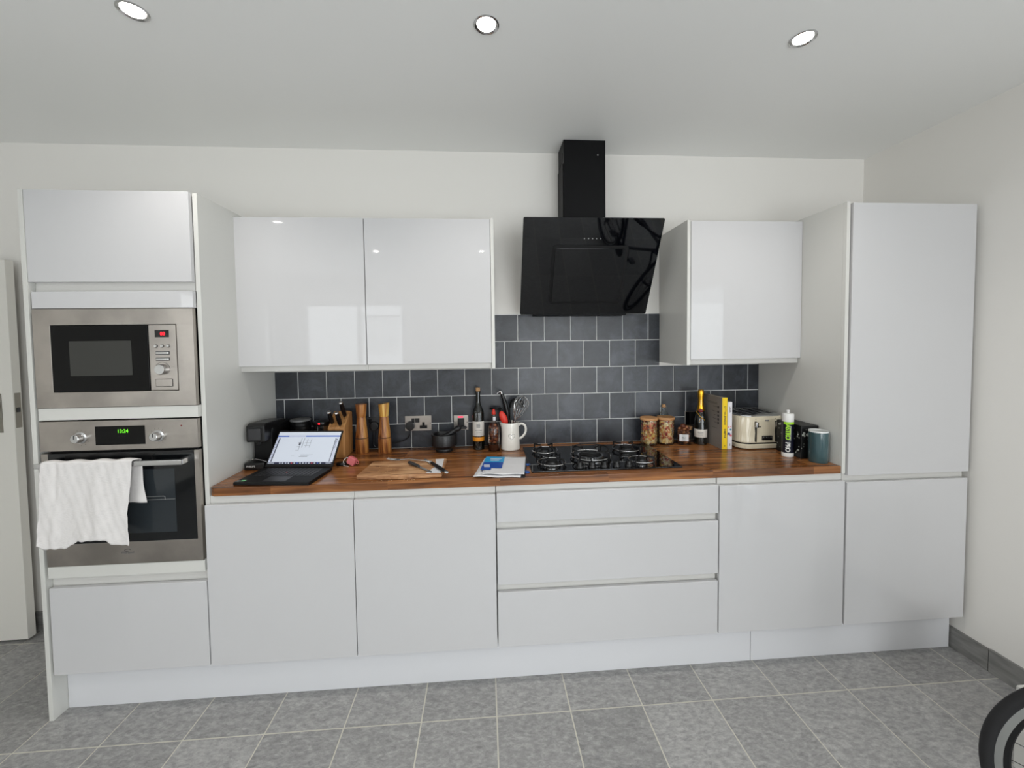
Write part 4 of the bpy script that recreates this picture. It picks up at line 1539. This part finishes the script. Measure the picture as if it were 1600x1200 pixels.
for k, (z_, w_) in enumerate([(.244, .10), (.238, .09), (.222, .04), (.196, .05), (.176, .03), (.156, .04), (.136, .025), (.105, .05)]):
    b.box(2.4240, 2.4246, -.20, -.20 + w_, Z + z_ - .0008, Z + z_ + .0008)
b.done('cover_print', print_dk, t)
b = B()
for z_ in (.222, .196, .176, .156, .136):
    b.lathe([(0, 0), (.007, 0), (.007, .0006), (0, .0006)], M=basis((0, -1, 0), (0, 0, 1), (2.4246, -.085 - .125, Z + z_)), seg=16)
b.done('cover_dots', print_dk, t)
t = thing('cookbook', 'slimmer white book with small coloured pictures on the spine, left of the toaster', 'book', (2.472, -.14, Z))
h = .253
B().box(2.4595, 2.4610, -.236, -.06, Z, Z + h, .0005).box(2.4835, 2.4850, -.236, -.06, Z, Z + h, .0005).box(2.4598, 2.4848, -.2385, -.2360, Z, Z + h, .0006).done('cover', book_w, t)
B().box(2.4612, 2.4833, -.2355, -.064, Z + .003, Z + h - .003).done('pages', pages, t)
b = B()
for (za, zb_, xa) in ((.197, .203, 2.472), (.205, .214, 2.472), (.216, .228, 2.472), (.198, .208, 2.477), (.211, .220, 2.477), (.016, .028, 2.474)):
    b.box(xa - .0012, xa + .0012, -.2388, -.2384, Z + za, Z + zb_)
b.done('spine_print', print_dk, t)
b = B()
for (x_, z_, r_, mi) in ((2.466, .118, .0035, 0), (2.477, .120, .003, 0), (2.477, .104, .005, 1), (2.467, .080, .0085, 2), (2.478, .072, .006, 0), (2.467, .075, .005, 3)):
    b.lathe([(0, 0), (r_, 0), (r_, .0004), (0, .0005)], M=basis((1, 0, 0), (0, 0, 1), (x_, -.2386, Z + z_)), seg=18, mi=mi)
b.done('spine_pictures', [mat('pic_pink', (222, 110, 120), .5), mat('pic_teal', (50, 130, 150), .5), mat('pic_blue', (40, 50, 140), .5), paper], t)

# toaster
tx0, tx1, ty0, ty1 = 2.516, 2.778, -.268, -.035
tcx, tcy = (tx0 + tx1) / 2, (ty0 + ty1) / 2
t = thing('toaster', 'cream four-slot toaster with ribbed body and steel top, right of the books', 'toaster', (tcx, tcy, Z))


def outline(off, rib=0.0, r=.055, n=30):
    W_, H_ = (tx1 - tx0) / 2 + off, (ty1 - ty0) / 2 + off
    out = []
    base_pts = []
    for cx_, cy_, a0 in ((W_ - r, -H_ + r, -PI / 2), (W_ - r, H_ - r, 0), (-W_ + r, H_ - r, PI / 2), (-W_ + r, -H_ + r, PI)):
        for k in range(n + 1):
            a_ = a0 + PI / 2 * k / n
            base_pts.append((cx_ + r * math.cos(a_), cy_ + r * math.sin(a_), math.cos(a_), math.sin(a_)))
    # densify straight runs
    pts = []
    for i, p in enumerate(base_pts):
        q = base_pts[(i + 1) % len(base_pts)]
        d_ = math.hypot(q[0] - p[0], q[1] - p[1])
        m_ = 1 if d_ < .03 else 60
        for k in range(m_):
            s = k / m_
            nx, ny = p[2] + (q[2] - p[2]) * s, p[3] + (q[3] - p[3]) * s
            pts.append((p[0] + (q[0] - p[0]) * s, p[1] + (q[1] - p[1]) * s, nx, ny))
    acc = 0
    for i, p in enumerate(pts):
        if i:
            acc += math.hypot(p[0] - pts[i - 1][0], p[1] - pts[i - 1][1])
        w_ = rib * (.5 + .5 * math.cos(acc * 2 * PI / .013))
        out.append((tcx + p[0] - p[2] * w_, tcy + p[1] - p[3] * w_))
    return out


def loft_out(levels):
    return [[(x_, y_, Z + z_) for x_, y_ in outline(o_, rb_)] for (z_, o_, rb_) in levels]


B().loft(loft_out([(.004, -.004, 0), (.006, 0, 0), (.024, .001, 0), (.028, -.002, 0)])).done('base', cream_t, t)
B().loft(loft_out([(.0282, -.006, 0), (.0365, -.006, 0)])).done('base_trim', blk, t)
B().loft(loft_out([(.0367, -.001, 0), (.040, 0, .0008), (.046, 0, .0036), (.09, -.001, .0036), (.115, -.002, .0026), (.145, -.004, 0), (.170, -.006, 0), (.1755, -.010, 0)])).done('body', cream_t, t)
B().loft(loft_out([(.1757, -.009, 0), (.180, -.010, 0), (.184, -.016, 0)])).done('top', steel2, t)
for k in range(4):
    B().box(tcx - .098 + k * .052, tcx - .070 + k * .052, ty0 + .045, ty1 - .025, Z + .1835, Z + .1848, .0004).done('slot', blk_m, t)
for k in range(4):
    x_ = tcx - .101 + k * .052
    B().tube([(x_, ty0 + .043, Z + .1855), (x_, ty1 - .022, Z + .1855)], .0012, 6).done('slot_edge', chrome, t)
for x_ in (2.599, 2.711):
    B().box(x_ - .0042, x_ + .0042, ty0 - .0012, ty0 + .004, Z + .040, Z + .150, .0006).done('lever_slot', blk, t)
    lv = B().box(x_ - .007, x_ + .007, ty0 - .014, ty0 - .0016, Z + .118, Z + .148, .004, 3).box(x_ - .013, x_ + .020, ty0 - .012, ty0 - .006, Z + .121, Z + .127, .002).done('lever', steel2, t)
pn = B().box(2.633, 2.690, ty0 - .003, ty0 + .003, Z + .049, Z + .073, .002).done('button_panel', blk, t)
for k in range(3):
    B().box(2.637 + k * .0175, 2.651 + k * .0175, ty0 - .0065, ty0 - .003, Z + .060, Z + .069, .001).done('button', steel2, pn)
B().box(2.651, 2.673, ty0 + .0015, ty0 + .006, Z + .150, Z + .157, .001).done('badge', grey_p, t)
for x_ in (2.60, 2.709):
    B().ball((x_, ty0 + .004, Z + .163), .0022, (1, 1, 1), 8).done('indicator', dark_g, t)
B().prism(rrect(.09, .014, .006), .002, 'z', Z + .1875, 0, M=Matrix.Translation((tcx + .02, ty1 - .02, 0))).box(tcx + .02 - .08, tcx + .02 - .076, ty1 - .022, ty1 - .018, Z + .1845, Z + .1875).box(tcx + .096, tcx + .100, ty1 - .022, ty1 - .018, Z + .1845, Z + .1875).done('warming_rack', steel2, t)

# sealant cartridge
cx, cy = 2.672, -.400
t = thing('sealant_cartridge', 'black sealant cartridge with white ends and green lettering, in front of the toaster', 'cartridge', (cx, cy, Z))
B().lathe([(0, 0), (.0245, 0), (.0262, .002), (.0262, .020), (.025, .021), (0, .021)], (cx, cy, Z), 36).done('bottom_cap', white_p, t)
B().lathe([(0, .0212), (.0252, .0212), (.0252, .176), (0, .176)], (cx, cy, Z), 36).done('sleeve', navy, t)
B().lathe([(0, .1762), (.0252, .1762), (.0256, .178), (.0256, .212), (.0235, .216), (.009, .218), (.0065, .219), (.0065, .224), (.008, .227), (.006, .233), (0, .2345)], (cx, cy, Z), 36).done('nozzle_cap', white_p, t)
B().lathe([(.0254, .164), (.0256, .1645), (.0256, .1755), (.0254, .176)], (cx, cy, Z), 20, a0=-PI * .95, a1=-PI * .1).done('green_band', green_t, t)
cam_dir = Vector((1.1627 - cx, -2.2951 - cy, 0)).normalized()
Xd = Vector((0, 0, -1))
Yd = Vector((-cam_dir.y, cam_dir.x, 0))
p_ = Vector((cx, cy, 0)) + cam_dir * .0262
text_part('brand_text', 'ASTRO', .027, basis(Xd, Yd, (p_.x, p_.y, Z + .126)), green_t, t, bold=.0009, spacing=.86)
text_part('brand_text', 'PRO', .027, basis(Xd, Yd, (p_.x, p_.y, Z + .051)), white_p, t, bold=.0009, spacing=.86)
b = B()
q_ = p_ + Yd * .0125 - cam_dir * .004
b.box(-.0008, .0008, -.0003, .0003, Z + .085, Z + .155, M=Matrix.Translation((q_.x, q_.y, 0)))
b.done('fine_print', white_p, t)
# speckled box and teal cup
m, nt, p, N, L = nodes('speckled_black')
tc = N('TexCoord')
vo = N('TexVoronoi')
vo.inputs['Scale'].default_value = 62
L(tc.outputs['Object'], vo.inputs['Vector'])
no = N('TexNoise')
no.inputs['Scale'].default_value = 16
L(tc.outputs['Object'], no.inputs['Vector'])
sb = N('Math', operation='SUBTRACT')
L(vo.outputs['Distance'], sb.inputs[0])
mu = N('Math', operation='MULTIPLY_ADD')
L(no.outputs[0], mu.inputs[0])
mu.inputs[1].default_value = 1.9
mu.inputs[2].default_value = -1.0
L(mu.outputs[0], sb.inputs[1])
L(ramp(nt, sb.outputs[0], [(.10, (176, 180, 172)), (.22, (16, 17, 17))]), p.inputs['Base Color'])
p.inputs['Roughness'].default_value = .4
single(B().box(2.700, 2.790, -.452, -.285, Z, Z + .163, .0025), 'gift_box', m, (2.745, -.37, Z), 'black box with pale flower speckles leaning by the fridge panel', 'box')
cx, cy = 2.7475, -.4985
t = thing('tumbler', 'tall teal glazed cup with a white rim at the right end of the worktop', 'cup', (cx, cy, Z))
B().lathe([(0, 0), (.0385, 0), (.0405, .003), (.0405, .140), (.0402, .1435)], (cx, cy, Z), 44).done('body', teal, t)
B().lathe([(.0402, .1436), (.0405, .148), (.0395, .150), (.0375, .148), (.0372, .01), (0, .008)], (cx, cy, Z), 44).done('rim', teal_in, t)
del t

# ---------------------------------------------------------------- bicycle and low cabinet at the lower right
single(B().box(3.012, 3.26, -1.19, -1.052, 0, .30, .004), 'low_cabinet', mat('cabinet_side_white', (206, 205, 200), .5), (3.14, -1.12, 0), 'plain white low cabinet near the right wall, seen through the bicycle wheel', 'cabinet')
t = thing('bicycle', 'bicycle with black tyres entering the frame at the lower right', 'bicycle', (2.66, -2.0, 0))
rim_m = mat('rim_silver', (176, 178, 176), .3, .9)
frame_m = mat('frame_paint', (26, 30, 36), .3, coat=.3)


def wheel(c, th, name):
    M = Matrix.Translation(c) @ Matrix.Rotation(th, 4, 'Z') @ Matrix.Rotation(PI / 2, 4, 'X')
    ty = [(.3240 + .0155 * math.cos(q), .0165 * math.sin(q)) for q in [2 * PI * k / 16 for k in range(17)]]
    w = B().lathe(ty, seg=96, M=M).done('wheel', rubber, t)
    B().lathe([(.312, -.011), (.296, -.0118), (.296, -.0112), (.312, -.0104)], seg=96, M=M, mi=0).lathe([(.312, .011), (.296, .0118), (.296, .0112), (.312, .0104)], seg=96, M=M, mi=0).lathe([(.296, -.0116), (.284, -.009), (.278, 0), (.284, .009), (.296, .0116), (.300, .008), (.300, -.008), (.296, -.0116)], seg=96, M=M, mi=1).done('rim', [rim_m, blk_m], w)
    b = B()
    for k in range(32):
        a_ = 2 * PI * k / 32
        s_ = 1 if k % 2 else -1
        a2 = a_ + (.9 if (k // 2) % 2 else -.9)
        b.tube([tuple(M @ Vector((.281 * math.cos(a_), .281 * math.sin(a_), 0))), tuple(M @ Vector((.022 * math.cos(a2), .022 * math.sin(a2), s_ * .030)))], .0010, 5)
    b.done('spokes', blk_m, w)
    B().lathe([(0, -.05), (.006, -.05), (.006, -.034), (.024, -.032), (.024, -.028), (.014, -.024), (.014, .024), (.024, .028), (.024, .032), (.006, .034), (.006, .05), (0, .05)], seg=20, M=M).done('hub', blk, w)
    return M


cf = Vector((2.825, -1.50, .341))
cr = Vector((2.63, -2.50, .341))
Mf = wheel(cf, 2.4085, 'front')
hd = math.atan2(cf.y - cr.y, cf.x - cr.x)
Mr = wheel(cr, hd, 'rear')
hv = Vector((math.cos(hd), math.sin(hd), 0))
sv = Vector((-hv.y, hv.x, 0))
bb = cr + hv * .43 + Vector((0, 0, -.06))
st = cr + hv * .26 + Vector((0, 0, .44))
ht = cf - hv * .085 + Vector((0, 0, .50))
hb = cf - hv * .055 + Vector((0, 0, .38))
b = B()
for p0, p1, r_ in ((bb, st, .016), (st - Vector((0, 0, .03)), ht - Vector((0, 0, .03)), .015), (bb, hb + Vector((0, 0, .03)), .018), (hb, ht, .019)):
    b.tube([tuple(p0), tuple(p1)], r_, 14)
for s_ in (-1, 1):
    ax = cr + sv * .062 * s_
    b.tube([tuple(ax), tuple(bb + sv * .03 * s_)], .008, 10)
    b.tube([tuple(ax), tuple(st - Vector((0, 0, .04)) + sv * .012 * s_)], .007, 10)
b.done('frame', frame_m, t)
fd = Vector((math.cos(2.4085), math.sin(2.4085), 0))
fs = Vector((-fd.y, fd.x, 0))
b = B()
cwn = hb - Vector((0, 0, .012))
for s_ in (-1, 1):
    b.tube([tuple(cf + fs * .054 * s_), tuple(cf + fs * .048 * s_ + Vector((0, 0, .30)) * .8 + (cwn - cf) * .2 * Vector((1, 1, 0)).length * 0), tuple(Vector((cwn.x, cwn.y, cwn.z)) + fs * .045 * s_)], .010, 10)
b.tube([tuple(cwn - fs * .05), tuple(cwn + fs * .05)], .012, 10)
b.done('fork', frame_m, t)
hs = ht + Vector((0, 0, .07))
b = B()
b.tube([tuple(ht), tuple(hs), tuple(hs + fd * .07 + Vector((0, 0, .02)))], .013, 12)
hc = hs + fd * .07 + Vector((0, 0, .02))
b.tube([tuple(hc - fs * .28 - fd * .03), tuple(hc - fs * .1), tuple(hc + fs * .1), tuple(hc + fs * .28 - fd * .03)], .011, 12)
b.done('handlebar', blk, t)
for s_ in (-1, 1):
    B().tube([tuple(hc + fs * .19 * s_ - fd * .015), tuple(hc + fs * .30 * s_ - fd * .034)], .016, 12).done('grip', rubber, t)
B().tube([tuple(st - Vector((0, 0, .05))), tuple(st + Vector((0, 0, .16)) - hv * .04)], .0125, 12).done('seat_post', steel2, t)
sc = st + Vector((0, 0, .18)) - hv * .05
MSd = Matrix((hv, sv, Vector((0, 0, 1)))).transposed().to_4x4()
MSd.translation = sc
B().loft([[(x_, w_ * math.cos(q), .018 * math.sin(q) + dz_) for q in [2 * PI * i / 14 for i in range(14)]] for x_, w_, dz_ in ((-.13, .04, .01), (-.10, .072, .008), (-.03, .06, 0), (.04, .028, 0), (.12, .018, 0), (.14, .010, -.002))], M=MSd).done('saddle', blk_m, t)
MC = Matrix.Translation(bb) @ Matrix.Rotation(hd, 4, 'Z') @ Matrix.Rotation(PI / 2, 4, 'X')
tp = []
for k in range(88):
    a_ = 2 * PI * k / 88
    r_ = .088 if k % 2 else .094
    tp.append((r_ * math.cos(a_), r_ * math.sin(a_)))
B().prism(tp, .004, 'z', -.052, 0, M=MC).tube([tuple(MC @ Vector((0, 0, -.05))), tuple(MC @ Vector((0, 0, .05)))], .018, 14).done('chainring', blk, t)
for s_ in (-1, 1):
    B().tube([tuple(MC @ Vector((0, 0, .062 * s_))), tuple(MC @ Vector((.17 * s_ * .5, -.17 * s_ * .86, .070 * s_)))], [.013, .010], 10).box(-.045, .045, -.03, .03, -.01, .01, .004, M=MC @ Matrix.Translation((.17 * s_ * .5, -.17 * s_ * .86, .12 * s_)) @ Matrix.Rotation(PI / 2, 4, 'X')).done('crank', dark_g, t)
for k, r_ in enumerate((.058, .050, .043, .036, .030)):
    B().prism([((r_ + (.003 if i % 2 else 0)) * math.cos(2 * PI * i / 40), (r_ + (.003 if i % 2 else 0)) * math.sin(2 * PI * i / 40)) for i in range(40)], .002, 'z', -.034 - k * .004, 0, M=Mr).done('sprocket', steel2, t)
b = B()
b.tube([tuple(MC @ Vector((0, .088, -.05))), tuple(Mr @ Vector((0, .043, -.045)))], .003, 6)
b.tube([tuple(MC @ Vector((0, -.088, -.05))), tuple(Mr @ Vector((.02, -.10, -.045))), tuple(Mr @ Vector((0, -.043, -.045)))], .003, 6)
b.done('chain', dark_g, t)
B().prism([(-.012, 0), (.012, 0), (.016, -.10), (-.004, -.10)], .012, 'z', -.056, .003, M=Mr).done('derailleur', blk, t)
